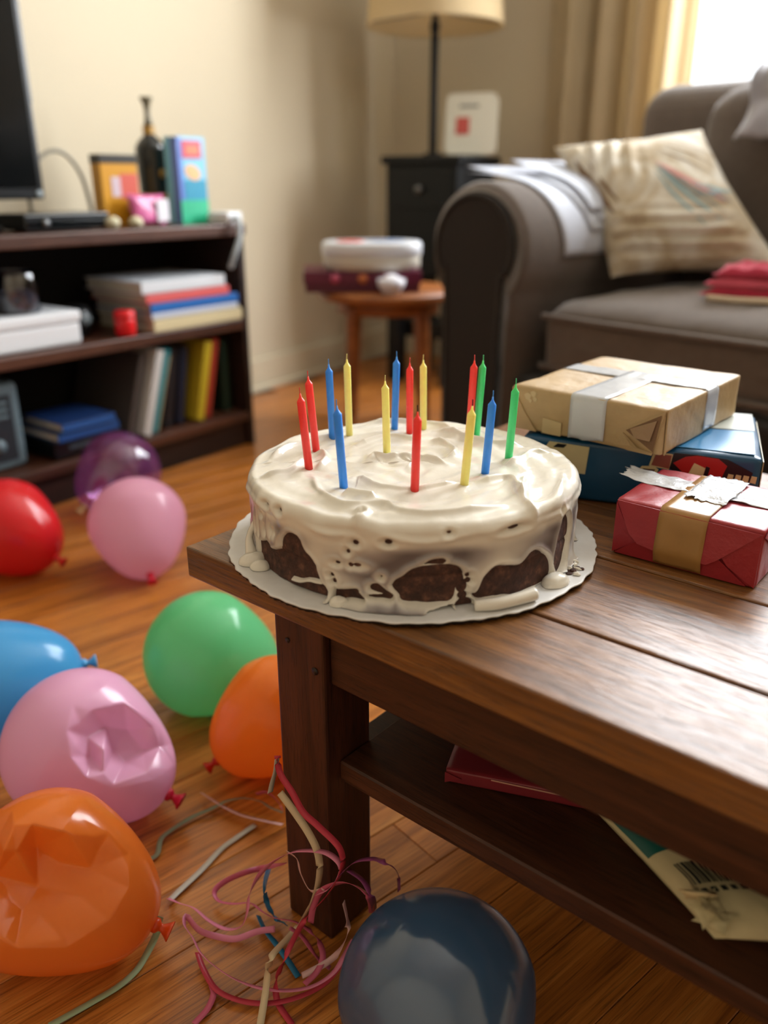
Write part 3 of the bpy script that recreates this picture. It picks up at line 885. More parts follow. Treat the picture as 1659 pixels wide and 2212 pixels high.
for k in range(16):
    a = rc.uniform(-0.75, -0.38)
    r = rc.uniform(0.139, 0.149)
    m_ = M['icing'] if k % 2 else M['sponge']
    blob('crumb', (r * math.cos(a), r * math.sin(a), 0), (rc.uniform(.0015, .005), rc.uniform(.001, .003), rc.uniform(.001, .003)), m_, cake, rc.uniform(0, 3), k)

# cake board: white plate over a corrugated brown core, scalloped rim
nb = 720
tb = np.linspace(0, 2 * np.pi, nb, endpoint=False)
rim = 0.1555 + 0.0005 * np.sin(tb * 34 + 2 * np.sin(tb * 3)) + 0.0006 * np.sin(tb * 11 + 1) + 0.0005 * np.sin(tb * 57 + 3 * np.sin(tb * 5))
board = thing('cake_board', 'round white cardboard cake board with scalloped rim under the cake', 'cake board', (CAKE[0], CAKE[1], TZ + 0.0003))
card = NT('white_card')
card.set(Roughness=0.45)
card.l(card.ramp(card.noise(card.coord(rnd=False), 26, 5), [(0.3, (214, 210, 204)), (0.7, (232, 230, 228))]), card.p.inputs['Base Color'])
card.bump(card.noise(card.coord(rnd=False), 60, 4), 0.25, 0.001)


def disc(name, prof, rim, m, parent):
    P = np.asarray(prof, float)
    V = np.stack([np.outer(P[:, 0], rim * np.cos(tb)), np.outer(P[:, 0], rim * np.sin(tb)), np.repeat(P[:, 1:2], nb, 1)], -1).reshape(-1, 3)
    return add(name, V, quads(len(P), nb, True), m, parent)


disc('plate', [(0.002, 0.0043), (0.4, 0.0043), (0.8, 0.0043), (0.97, 0.0043), (0.992, 0.0046), (1.0, 0.0044), (1.001, 0.0036), (0.985, 0.0033), (0.5, 0.0033), (0.002, 0.0033)], rim, card.m, board)
disc('corrugated_core', [(0.002, 0.0032), (0.98, 0.0032), (0.996, 0.0026), (0.994, 0.0008), (0.98, 0.0), (0.5, 0), (0.002, 0)], rim - 0.0006 + 0.0006 * np.sin(tb * 160), mat('brown_card', (36, 25, 18), 0.8, 0.3, 0.25, 300), board)

# ------------------------------------------------------------------ candles
CCOL = {'red': (250, 62, 56), 'blue': (54, 146, 244), 'yellow': (255, 237, 136), 'green': (74, 220, 132)}
CM = {k: mat('wax_' + k, c, 0.38, 0.5, 0.04, 200, 0.05, 400, sss=0.5) for k, c in CCOL.items()}
WM = {k: mat('wick_' + k, tuple(int(x * 0.8 + 20) for x in c), 0.7) for k, c in CCOL.items()}
M['burnt'] = mat('burnt_wick', (22, 14, 12), 0.9)
CLAB = ['red birthday candle at the far left rim of the cake, nearer one', 'red birthday candle just behind the leftmost red candle',
        'blue birthday candle in the back left row beside a yellow one', 'yellow birthday candle at the back left of the cake',
        'blue birthday candle at the front left, leaning left', 'yellow birthday candle alone near the middle of the cake',
        'blue birthday candle at the back between two yellow candles', 'red birthday candle at the back beside the tall yellow candle',
        'red birthday candle with blackened wick at the very front', 'yellow birthday candle at the back right of the red one',
        'yellow birthday candle at the front right, leaning right', 'red birthday candle at the back right, touching the green one',
        'green birthday candle at the back right next to the red one', 'blue birthday candle at the right side of the cake',
        'green birthday candle at the far right rim of the cake']
for i, (c, B, T) in enumerate(CANDLE):
    B, T = Vector(B), Vector(T)
    ax = (T - B).normalized()
    L = (T - B).length + 0.002
    base = B - ax * 0.006
    o = thing('birthday_candle', CLAB[i], 'candle', base, 0, 'candles on the birthday cake')
    o.rotation_mode = 'QUATERNION'
    o.rotation_quaternion = ax.to_track_quat('Z', 'Y')
    lt = L + 0.006
    r = 0.0033
    lathe('wax', [(0.0001, 0), (r, 0), (r, lt - 0.0005), (r * 0.97, lt), (r * 0.5, lt + 0.0022), (r * 0.28, lt + 0.0036), (r * 0.2, lt + 0.006), (0.0001, lt + 0.0065)], CM[c], o, 14)
    tube('wick', [(0, 0, lt + 0.005), (0.0002, 0, lt + 0.008), (0.0005, 0.0002, lt + 0.011)], 0.00042, M['burnt'] if i in (8, 10) else WM[c], o, 8, 6)

# ------------------------------------------------------------------ wrapped presents
def parcel_mesh(size, r=0.003, amp=0.0006, seed=1, cuts=26):
    bm = bmesh.new()
    bmesh.ops.create_cube(bm, size=2)
    bmesh.ops.subdivide_edges(bm, edges=bm.edges[:], cuts=cuts, use_grid_fill=True)
    P = np.array([v.co[:] for v in bm.verts])
    half = np.array(size) / 2
    Q = P * half
    inner = np.clip(Q, -(half - r), half - r)
    d = Q - inner
    ln = np.linalg.norm(d, axis=1)
    k = ln > 1e-9
    nrm = np.zeros_like(Q)
    nrm[k] = d[k] / ln[k, None]
    Q = inner + nrm * r
    w = wob(Q[:, 0] + Q[:, 2] * 0.7, Q[:, 1] + Q[:, 2] * 0.5, seed, 8, 55)
    w2 = np.abs(wob(Q[:, 0] - Q[:, 2], Q[:, 1] + Q[:, 2], seed + 1, 4, 40))
    Q = Q + nrm * ((w * amp) - (1 - w2) ** 6 * amp * 1.2)[:, None]
    Q[:, 2] = np.maximum(Q[:, 2], -half[2] + 0.0)
    for v, q in zip(bm.verts, Q):
        v.co = Vector(q) + Vector((0, 0, half[2]))
    return bm


def paper_strip(name, path, wdir, width, m, parent, n=40, wrinkle=0.0004, seed=1, thick=0.0003, nw=8, jag=0.0):
    """tape that follows a path over a parcel; wdir is the direction of its width"""
    P = np.asarray(path, float)
    s = np.r_[0, np.cumsum(np.linalg.norm(np.diff(P, axis=0), axis=1))]
    k = np.linspace(0, s[-1], n)
    C = np.stack([np.interp(k, s, P[:, d]) for d in range(3)], 1)
    T = np.gradient(C, axis=0)
    T /= np.linalg.norm(T, axis=1)[:, None] + 1e-9
    wd = np.asarray(wdir, float)
    N = np.cross(wd, T)
    N /= np.linalg.norm(N, axis=1)[:, None] + 1e-9
    r = np.random.default_rng(seed)
    vs = np.linspace(-0.5, 0.5, nw)
    V = []
    for i in range(n):
        for j, q in enumerate(vs):
            wv = wrinkle * (wob(np.array([k[i] * 1.0]), np.array([q * width]), seed, 6, 160)[0] * 0.5 + 0.5)
            e = r.uniform(-jag, jag) if i in (0, n - 1) else 0
            V.append(C[i] + wd * q * width + N[i] * wv + T[i] * e)
    o = add(name, V, quads(n, nw), m, parent)
    md = o.modifiers.new('thickness', 'SOLIDIFY')
    md.thickness = thick
    md.offset = 1
    return o


def shape(name, poly, plane, m, parent, thick=0.0006):
    return prism(name, poly, plane, m, parent, thick)


def flap(name, poly, plane, m, parent, thick=0.0007):
    """folded paper: each outline point (x, y, lift) stands off the face by its own lift"""
    O, ex, ey, nn = [np.asarray(q, float) for q in plane]
    n = len(poly)
    A = [O + ex * p[0] + ey * p[1] + nn * p[2] for p in poly]
    V = A + [q + nn * thick for q in A]
    cen = np.mean(A, 0)
    V += [cen, cen + nn * thick]
    F = [((i + 1) % n, i, 2 * n) for i in range(n)] + [(n + i, n + (i + 1) % n, 2 * n + 1) for i in range(n)] + [(i, (i + 1) % n, n + (i + 1) % n, n + i) for i in range(n)]
    return add(name, V, F, m, parent, False)


M['kraft'] = mat('kraft_paper', (180, 151, 108), 0.5, 0.4, 0.08, 30, 0.5, 70, bdist=0.0025)
M['kraft_recess'] = mat('kraft_recess_shade', (120, 88, 58), 0.65)  # darker kraft, paints the shade in the recess of the open fold
M['tape'] = mat('packing_tape', (214, 216, 220), 0.2, 0.6, 0.03, 60, 0.3, 70, alpha=0.82)
M['tape_foil'] = mat('crinkled_tape', (222, 224, 228), 0.18, 0.7, 0.04, 80, 0.9, 110, alpha=0.93, bdist=0.002)
M['masking'] = mat('brown_tape', (166, 122, 66), 0.35, 0.5, 0.08, 40, 0.15, 120)
M['red_paper'] = mat('red_wrapping', (160, 40, 48), 0.42, 0.5, 0.06, 30, 0.45, 60, bdist=0.0025)
M['blue_paper'] = mat('blue_wrapping', (12, 74, 112), 0.3, 0.5, 0.05, 20, 0.15, 60)
M['cream_print'] = mat('cream_print', (214, 196, 150), 0.3, 0.5, 0.05, 30)
M['red_print'] = mat('red_print', (178, 38, 36), 0.3)
M['black_print'] = mat('black_print', (22, 20, 24), 0.35)
M['sky_print'] = mat('light_blue_print', (70, 142, 196), 0.25, 0.5, 0.08, 30)

# blue present
BA = R_(-20)
bl, bw_, bh = 0.215, 0.16, 0.060
bc = Vector((0.134, 0.781, TZ)) + Vector((math.cos(BA) * bl / 2 - math.sin(BA) * bw_ / 2, math.sin(BA) * bl / 2 + math.cos(BA) * bw_ / 2, 0))
g2 = thing('wrapped_present', 'blue printed paper present lying under the kraft parcel on the table', 'present', bc, BA)
add_bm('wrapping', parcel_mesh((bl, bw_, bh), 0.005, 0.0007, 31), M['blue_paper'], g2, True)
fp = ((-bl / 2, -bw_ / 2 - 0.0006, 0), (1, 0, 0), (0, 0, 1), (0, -1, 0))
shape('print', [(0.004, 0.028), (0.062, 0.028), (0.064, 0.055), (0.026, 0.057), (0.022, 0.05), (0.004, 0.05)], fp, M['cream_print'], g2)
shape('print', [(0.030, 0.052), (0.040, 0.052), (0.043, 0.0555), (0.034, 0.0558)], fp, M['black_print'], g2, 0.0009)
shape('print', [(0.112, 0.034), (0.126, 0.034), (0.128, 0.040), (0.124, 0.043), (0.113, 0.042), (0.110, 0.038)], fp, M['cream_print'], g2)
shape('print', [(0.114, 0.036), (0.124, 0.036), (0.125, 0.040), (0.114, 0.040)], fp, mat('brown_print', (92, 58, 48), 0.4), g2, 0.0009)
shape('print', [(0.119, 0.043), (0.137, 0.041), (0.139, 0.056), (0.122, 0.057)], fp, M['cream_print'], g2)
shape('print', [(0.121, 0.044), (0.137, 0.042), (0.138, 0.055), (0.124, 0.055)], fp, mat('rose_print', (150, 78, 66), 0.4), g2, 0.0009)
shape('print', [(0.136, 0.044), (0.152, 0.030), (0.205, 0.031), (0.208, 0.046), (0.186, 0.056), (0.160, 0.0578), (0.140, 0.0575)], fp, M['black_print'], g2, 0.0004)
shape('print', [(0.140, 0.048), (0.156, 0.034), (0.182, 0.036), (0.186, 0.050), (0.178, 0.056), (0.160, 0.057), (0.150, 0.055)], fp, M['red_print'], g2)
shape('print', [(0.153, 0.036), (0.166, 0.034), (0.168, 0.046), (0.158, 0.050)], fp, M['cream_print'], g2, 0.0009)
shape('print', [(0.1665, 0.034), (0.170, 0.034), (0.172, 0.047), (0.1685, 0.048)], fp, M['black_print'], g2, 0.0010)
for k in range(4):
    shape('print', [(0.187 + k * 0.0065, 0.037), (0.192 + k * 0.0065, 0.036), (0.1925 + k * 0.0065, 0.0425), (0.188 + k * 0.0065, 0.043)], fp, M['cream_print'], g2, 0.0007)
tp_ = ((-bl / 2, -bw_ / 2, bh + 0.0006), (1, 0, 0), (0, 1, 0), (0, 0, 1))
shape('print', [(0.120, 0.010), (0.208, 0.006), (0.210, 0.085), (0.150, 0.080)], tp_, M['sky_print'], g2)
shape('print', [(0.150, 0.086), (0.211, 0.088), (0.211, 0.155), (0.120, 0.155)], tp_, mat('pale_print', (206, 212, 205), 0.22), g2)
sp_ = ((bl / 2 + 0.0006, -bw_ / 2, 0), (0, 1, 0), (0, 0, 1), (1, 0, 0))
shape('print', [(0.006, 0.006), (0.150, 0.006), (0.150, 0.055), (0.006, 0.055)], sp_, M['cream_print'], g2)

# kraft parcel on top of it
KA = R_(-40)
kl, kw, kh = 0.155, 0.190, 0.043
kz = TZ + bh + 0.0016
g1 = thing('wrapped_parcel', 'brown kraft paper parcel taped crosswise, topmost of the stacked presents', 'present', (0.2457, 0.828, kz), KA)
add_bm('wrapping', parcel_mesh((kl, kw, kh), 0.003, 0.0008, 41), M['kraft'], g1, True)
e = 0.0012
paper_strip('tape', [(-kl / 2 - e, 0.016, 0.030), (-kl / 2 - e, 0.016, kh - .002), (-kl / 2 + .002, 0.016, kh + e), (kl / 2 - .002, 0.016, kh + e), (kl / 2 + e, 0.016, kh - .002), (kl / 2 + e, 0.016, 0.004)], (0, 1, 0), 0.030, M['tape'], g1, 60, 0.0008, 3, jag=0.001)
paper_strip('tape', [(0.004, -kw / 2 - e, 0.003), (0.004, -kw / 2 - e, kh - .002), (0.004, -kw / 2 + .002, kh + e), (0.004, 0.036, kh + e)], (-1, 0, 0), 0.036, M['tape'], g1, 50, 0.0008, 5, jag=0.002)
fk = ((-kl / 2, -kw / 2 - 0.0004, 0), (1, 0, 0), (0, 0, 1), (0, -1, 0))
flap('fold', [(kl - 0.0005, kh - 0.002, 0.0), (kl - 0.040, 0.018, 0.0012), (kl - 0.050, 0.006, 0.0010), (kl - 0.030, 0.001, 0.0004), (kl - 0.008, 0.0005, 0.0006)], fk, M['kraft'], g1)
flap('fold', [(kl - 0.003, kh - 0.005, 0.0016), (kl - 0.034, 0.0195, 0.0018), (kl - 0.007, 0.004, 0.0018)], fk, M['kraft_recess'], g1, 0.0003)
flap('fold', [(kl - 0.006, kh - 0.010, 0.0030), (kl - 0.030, 0.0215, 0.0020), (kl - 0.024, 0.0145, 0.0044), (kl - 0.010, 0.014, 0.0044)], fk, mat('kraft_torn', (150, 118, 84), 0.4), g1)
flap('fold', [(kl - 0.036, 0.017, 0.0022), (kl - 0.020, 0.006, 0.0050), (kl - 0.007, 0.003, 0.0012), (kl - 0.030, 0.001, 0.0006), (kl - 0.046, 0.004, 0.0012)], fk, M['kraft'], g1)
shape('fold', [(0.001, 0.001), (0.001, kh - 0.002), (0.016, 0.018), (0.030, 0.001)], fk, M['kraft'], g1, 0.0010)
shape('sticker', [(0.036, 0.001), (0.056, 0.001), (0.056, 0.014), (0.036, 0.016)], fk, mat('pale_sticker', (196, 172, 128), 0.35), g1, 0.0008)
fr_ = ((kl / 2 + 0.0004, -kw / 2, 0), (0, 1, 0), (0, 0, 1), (1, 0, 0))
shape('fold', [(0.001, kh - 0.001), (0.022, 0.022), (0.004, 0.001)], fr_, M['kraft'], g1, 0.0012)
for k, (x, z, r) in enumerate([(0.018, 0.034, 0.0035), (0.024, 0.037, 0.003), (0.021, 0.030, 0.002), (0.026, 0.032, 0.0022)]):
    poly = [(x + r * math.cos(a) * (1 + 0.2 * math.sin(3 * a)), z + r * math.sin(a)) for a in np.linspace(0, 2 * math.pi, 14, endpoint=False)]
    shape('smudge', poly, fk, bpy.data.materials['pale_sticker'], g1, 0.0005)

# red present
RA = R_(-38)
rl, rw, rh = 0.116, 0.100, 0.048
ro = Vector((0.190, 0.6415, TZ))
rcn = ro + Vector((math.cos(RA) * rl / 2 - math.sin(RA) * rw / 2, math.sin(RA) * rl / 2 + math.cos(RA) * rw / 2, 0))
g3 = thing('wrapped_present', 'small red paper present with brown and silver tape beside the cake', 'present', rcn, RA)
add_bm('wrapping', parcel_mesh((rl, rw, rh), 0.0025, 0.0007, 51), M['red_paper'], g3, True)
fr = ((-rl / 2, -rw / 2 - 0.0003, 0), (1, 0, 0), (0, 0, 1), (0, -1, 0))
flap('flap', [(0.001, 0.001, 0.0), (0.001, rh - 0.003, 0.0), (0.013, 0.024, 0.0016), (0.021, 0.015, 0.002)], fr, M['red_paper'], g3)
flap('flap', [(rl - 0.001, 0.001, 0.0), (rl - 0.022, 0.014, 0.002), (rl - 0.028, 0.021, 0.002), (rl - 0.001, rh - 0.003, 0.0)], fr, M['red_paper'], g3)
flap('flap', [(0.003, 0.0012, 0.0006), (0.109, 0.0012, 0.0006), (0.086, 0.0190, 0.0030), (0.060, 0.0200, 0.0030), (0.022, 0.0165, 0.0030)], fr, M['red_paper'], g3)
flap('flap', [(0.0015, rh - 0.0012, 0.0004), (0.015, 0.0215, 0.0034), (0.023, 0.0150, 0.0046), (0.036, 0.0130, 0.0050), (0.079, 0.0125, 0.0052), (0.086, 0.0175, 0.0046), (0.1145, rh - 0.0030, 0.0006)], fr, M['red_paper'], g3)
paper_strip('brown_tape', [(-0.002, -rw / 2 - 0.0030, 0.002), (-0.002, -rw / 2 - 0.0068, 0.013), (-0.002, -rw / 2 - 0.0040, rh - .010), (-0.002, -rw / 2 - 0.0022, rh - .002), (-0.002, -rw / 2 + .002, rh + .0012), (-0.002, rw / 2 - .004, rh + .0012)], (-1, 0, 0), 0.038, M['masking'], g3, 44, 0.0005, 9)
paper_strip('silver_tape', [(-rl / 2 - 0.018, 0.012, rh + 0.006), (-rl / 2 - 0.004, 0.012, rh + 0.004), (-rl / 2 + 0.012, 0.012, rh + .0026), (0.0, 0.012, rh + .0026), (rl / 2 - 0.002, 0.012, rh + .0026), (rl / 2 + 0.0016, 0.012, rh - .003), (rl / 2 + 0.0016, 0.012, rh - .022)], (0, 1, 0), 0.030, M['tape_foil'], g3, 90, 0.0036, 14, jag=0.004, nw=18)
paper_strip('silver_tape', [(0.002, -0.018, rh + .0042), (0.002, 0.020, rh + .0046), (0.002, rw / 2 - .002, rh + .004)], (-1, 0, 0), 0.034, M['tape_foil'], g3, 50, 0.0036, 17, jag=0.003, nw=18)
rr_ = ((rl / 2 + 0.0003, -rw / 2, 0), (0, 1, 0), (0, 0, 1), (1, 0, 0))
shape('flap', [(0.001, rh - 0.006), (0.010, rh - 0.001), (0.060, rh - 0.001), (0.040, 0.020)], rr_, M['red_paper'], g3, 0.0012)

# ------------------------------------------------------------------ on the lower shelf
SA = R_(-17)
so = Vector((0.0486, 0.5485, 0.1905))
sl, sw, sh = 0.165, 0.120, 0.013
soc = so + Vector((math.cos(SA) * sl / 2 - math.sin(SA) * sw / 2, math.sin(SA) * sl / 2 + math.cos(SA) * sw / 2, 0.0))
g4 = thing('flat_present', 'flat dark red wrapped present on the lower shelf of the coffee table', 'present', soc, SA)
add_bm('wrapping', parcel_mesh((sl, sw, sh), 0.0025, 0.0004, 61), mat('maroon_wrapping', (132, 38, 46), 0.4, 0.5, 0.1, 30), g4, True)
paper_strip('paper_edge', [(-0.045, -sw / 2 - 0.0008, sh - 0.002), (0.02, -sw / 2 - 0.0008, sh - 0.0035)], (0, 0, 1), 0.0012, mat('torn_edge', (206, 150, 130), 0.6), g4, 20, 0.0002, 3)
shape('fold', [(0.0005, 0.001), (0.014, 0.0065), (0.0005, 0.011)], ((-sl / 2, -sw / 2 - 0.0006, 0), (1, 0, 0), (0, 0, 1), (0, -1, 0)), bpy.data.materials['maroon_wrapping'], g4, 0.0008)


def puff(corners, thick, nu=50, nv=50, p=2.6, pinch=0.06, seed=1, wr=0.004, wf=30, both=True, lift=None):
    """closed pillow-like body over a four-corner patch; returns verts, faces and the top-surface sampler"""
    A, B, C, D = [np.asarray(c, float) for c in corners]     # uv (0,0) (1,0) (1,1) (0,1)
    nrm = np.cross(B - A, D - A)
    nrm /= np.linalg.norm(nrm)

    def surf(u, v, sgn):
        x, y = 2 * u - 1, 2 * v - 1
        pu = u + pinch * x * -(1 - y * y) * np.abs(x) ** 1.5
        pv = v + pinch * y * -(1 - x * x) * np.abs(y) ** 1.5
        P = (A * ((1 - pu) * (1 - pv))[..., None] + B * (pu * (1 - pv))[..., None] + C * (pu * pv)[..., None] + D * ((1 - pu) * pv)[..., None])
        h = (np.clip(1 - np.abs(x) ** p, 0, 1) * np.clip(1 - np.abs(y) ** p, 0, 1)) ** 0.55
        w = wr * wob(u * 0.3, v * 0.3, seed + (sgn > 0), 8, wf) * np.clip(h * 3, 0, 1)
        return P + nrm * (sgn * (thick * 0.5 * h + w * (1 if sgn > 0 else 0.3)))[..., None]

    u, v = np.meshgrid(np.linspace(0, 1, nu), np.linspace(0, 1, nv), indexing='ij')
    T = surf(u, v, 1).reshape(-1, 3)
    Bm = surf(u, v, -1).reshape(-1, 3)
    F1 = quads(nu, nv)
    F2 = quads(nu, nv)[:, ::-1] + nu * nv
    return np.vstack([T, Bm]), np.vstack([F1, F2]), surf, nrm


def tpt(a, b, z):
    return TM @ Vector((a, b, z))


PK = thing('paper_bag', 'crumpled cream paper bag with green band and barcode on the lower shelf', 'bag', tpt(0.44, 0.10, 0.190), TA)
k0 = np.array([0.44, 0.10, 0.0])
pc = [(0.305, 0.100, 0.014), (0.452, 0.030, 0.012), (0.575, 0.105, 0.016), (0.430, 0.215, 0.020)]
pcv = [np.array(c) - k0 for c in pc]
Vp, Fp, surf_p, np_ = puff(pcv, 0.034, 60, 60, 3.0, 0.03, 23, 0.003, 30)
Vp[:, 2] = np.maximum(Vp[:, 2], 0.0006)
add('bag_body', Vp, Fp, mat('cream_paper', (206, 192, 150), 0.6, 0.3, 0.06, 40, 0.5, 80), PK)


def bag_patch(name, u0, u1, v0, v1, m, off=0.0008, nu=14, nv=14):
    u, v = np.meshgrid(np.linspace(u0, u1, nu), np.linspace(v0, v1, nv), indexing='ij')
    V = surf_p(u, v, 1).reshape(-1, 3) + np_ * off
    return add(name, V, quads(nu, nv), m, PK)


bag_patch('green_band', 0.34, 0.58, 0.005, 0.93, mat('green_print', (14, 92, 84), 0.45), 0.0007, 24, 60)
uu = np.linspace(0, 2 * np.pi, 20, endpoint=False)
Vr = []
for rr_k in (1.0, 0.72):
    Vr.append(surf_p(0.45 + 0.035 * rr_k * np.cos(uu), 0.20 + 0.05 * rr_k * np.sin(uu), 1) + np_ * 0.0014)
add('oval_mark', np.vstack(Vr), quads(2, 20, True), mat('pale_mark', (200, 206, 190), 0.5), PK)
for k, (u0, v0) in enumerate([(0.44, 0.34), (0.46, 0.37), (0.43, 0.40)]):
    bag_patch('small_print', u0, u0 + 0.03, v0, v0 + 0.012, bpy.data.materials['pale_mark'], 0.0013, 3, 3)
rb = random.Random(4)
Vb, Fb = [], []
vv = 0.06
while vv < 0.36:
    wv = rb.choice((0.006, 0.006, 0.010, 0.014))
    u, v2_ = np.meshgrid(np.linspace(0.66, 0.78, 8), np.linspace(vv, vv + wv, 3), indexing='ij')
    Fb.append(quads(8, 3) + sum(len(q) for q in Vb))
    Vb.append(surf_p(u, v2_, 1).reshape(-1, 3) + np_ * 0.0009)
    vv += wv + rb.choice((0.005, 0.007, 0.010))
add('barcode', np.vstack(Vb), np.vstack(Fb), mat('barcode_ink', (26, 30, 32), 0.6), PK)
for k in range(7):
    bag_patch('small_print', 0.80, 0.825, 0.08 + k * 0.042, 0.105 + k * 0.042, bpy.data.materials['barcode_ink'], 0.0009, 3, 3)
# pinched twisted corner
for k in range(4):
    a = k * 1.3
    Vc, Fc, _, _ = puff([(-0.012, -0.004, 0), (0.010, -0.008 + 0.003 * k, 0.006), (0.012, 0.010, 0.010 + 0.002 * k), (-0.010, 0.012, 0.004)], 0.003, 10, 10, 2.5, 0.1, 5 + k, 0.002, 60)
    add('crumpled_corner', Vc, Fc, bpy.data.materials['cream_paper'], PK, True, Vector(pcv[1]) + Vector((-0.004 - 0.003 * k, 0.006 + 0.002 * k, 0.002 + 0.003 * k)), (0.2 * k, 0.15 * k, a))

# ------------------------------------------------------------------ balloons
def balloon(label, col, center, r, axis, asp=1.12, dents=(), trans=0.35, rough=0.2, clear=0.0, knot_col=None, squash=1.0):
    """axis points from the middle towards the knot"""
    ax = Vector(axis).normalized()
    q = ax.to_track_quat('Z', 'Y')
    nu, nv = (230, 300) if dents else (64, 96)
    ph = np.linspace(0.0, np.pi, nu)
    rad = r * np.sin(ph)
    z = -r * np.cos(ph)
    back = z > 0
    z = np.where(back, z * asp * 1.12, z * (2 - asp) ** 0.2)
    rad = np.where(back, rad * (1 - 0.10 * np.sin(np.clip((ph - np.pi / 2), 0, None) * 2)), rad)
    # neck
    neck_r = 0.055 * r
    rad = np.maximum(rad, np.where(back, neck_r, 0.0004))
    t = np.linspace(0, 2 * np.pi, nv, endpoint=False)
    V = np.stack([rad[:, None] * np.cos(t), rad[:, None] * np.sin(t), np.repeat(z[:, None], nv, 1)], -1).reshape(-1, 3)
    Rm = np.array(q.to_matrix())
    V = V @ Rm.T
    V[:, 2] *= squash
    if dents:
        # creased relief: facets between hand-placed points on the side that has lost its air
        nn, pts, tris = dents
        nn = np.asarray(nn, float) / np.linalg.norm(nn)
        e1 = np.cross([0, 0, 1.0], nn)
        e1 /= np.linalg.norm(e1)
        e2 = np.cross(nn, e1)
        p, q_, dd = V @ e1 / r, V @ e2 / r, V @ nn
        dep = np.zeros(len(V))
        for (a, b, c) in tris:
            (xa, ya, za), (xb, yb, zb), (xc, yc, zc) = pts[a], pts[b], pts[c]
            det = (yb - yc) * (xa - xc) + (xc - xb) * (ya - yc)
            if abs(det) < 1e-9:
                continue
            l1 = ((yb - yc) * (p - xc) + (xc - xb) * (q_ - yc)) / det
            l2 = ((yc - ya) * (p - xc) + (xa - xc) * (q_ - yc)) / det
            l3 = 1 - l1 - l2
            k_in = (l1 >= -1e-6) & (l2 >= -1e-6) & (l3 >= -1e-6) & (dd > 0)
            dep[k_in] = (l1 * za + l2 * zb + l3 * zc)[k_in]
        G = dep.reshape(nu, nv)
        for _ in range(1):
            G = (G * 2 + np.roll(G, 1, 0) + np.roll(G, -1, 0) + np.roll(G, 1, 1) + np.roll(G, -1, 1)) / 6
        V = V - np.outer(G.ravel() * r * 1.95, nn)
    zmin = V[:, 2].min()
    base = Vector((center[0], center[1], 0.0006))
    o = thing('balloon', label, 'balloon', base, 0, 'party balloons on the floor')
    V[:, 2] -= zmin
    m = latex('latex_' + '_'.join(label.split()[:3]), col, trans, rough, clear)
    add('skin', V, quads(nu, nv, True), m, o)
    # tied neck
    tip = np.array([0, 0, z.max()]) @ Rm.T
    tip[2] = tip[2] * squash - zmin
    km = latex('knot_' + '_'.join(label.split()[:3]), knot_col or col, 0.15, 0.35)
    k = r * 0.085
    prof = [(0.0002, -0.6 * k), (0.75 * k, -0.4 * k), (1.0 * k, 0.1 * k), (0.95 * k, 0.5 * k), (0.55 * k, 0.8 * k), (0.5 * k, 1.1 * k), (1.0 * k, 1.9 * k), (1.35 * k, 2.3 * k), (1.3 * k, 2.45 * k), (0.8 * k, 2.0 * k), (0.0002, 1.6 * k)]
    kn = lathe('knot', prof, km, o, 20, tip)
    kn.rotation_mode = 'QUATERNION'
    kn.rotation_quaternion = q
    return o


from mathutils.geometry import delaunay_2d_cdt


def relief(direction, pts):
    out = delaunay_2d_cdt([Vector((x, y)) for x, y, _ in pts], [], [], 0, 1e-5)
    P3 = []
    for i, v in enumerate(out[0]):
        src = out[3][i][0]
        P3.append((v.x, v.y, pts[src][2]))
    return direction, P3, [tuple(f) for f in out[2]]


# outline points (depth 0) and the pushed-in points between them, in balloon radii across and up
PINK_DENT = relief((0.33, -0.75, 0.57), DENT_PINK)
ORANGE_DENT = relief((0.30, -0.68, 0.67), DENT_ORANGE)
balloon('red balloon at the far left, cut off by the photo edge', (228, 40, 46), (-0.655, 1.343), 0.084, (0.86, -0.25, -0.45), 1.1)
balloon('see-through purple balloon in front of the media stand', (190, 110, 190), (-0.545, 1.640), 0.083, (-0.55, -0.6, -0.5), 1.08, trans=0.3, rough=0.12, clear=0.8, knot_col=(220, 206, 130))
balloon('round pink balloon with red knot on the bare floor', (247, 188, 214), (-0.428, 1.350), 0.083, (0.33, -0.72, -0.55), 1.12, trans=0.5, knot_col=(226, 32, 64))
balloon('blue balloon cut off by the left edge behind a dented pink one', (88, 178, 234), (-0.462, 0.862), 0.078, (0.93, 0.36, 0.06), 1.1, trans=0.45)
balloon('green balloon left of the coffee table leg', (128, 222, 158), (-0.226, 0.930), 0.080, (0.75, 0.3, -0.45), 1.08, trans=0.5)
balloon('orange balloon half hidden behind the coffee table leg', (253, 146, 56), (-0.122, 0.815), 0.068, (-0.8, -0.35, -0.5), 1.12, trans=0.5, knot_col=(206, 36, 10))
balloon('wrinkled pink balloon, half deflated with dented side', (246, 188, 220), (-0.325, 0.742), 0.081, (0.88, -0.22, -0.42), 1.2, dents=PINK_DENT, trans=0.4, knot_col=(216, 30, 70))
balloon('wrinkled orange balloon in front, half deflated with deep creases', (248, 140, 58), (-0.292, 0.562), 0.076, (0.88, -0.12, -0.38), 1.18, dents=ORANGE_DENT, trans=0.4, rough=0.17, knot_col=(226, 74, 14))
balloon('dark blue see-through balloon beneath the table edge, nearest one', (80, 122, 166), (0.040, 0.452), 0.0745, (0.15, -0.85, -0.45), 1.12, trans=0.4, rough=0.22, clear=0.35)

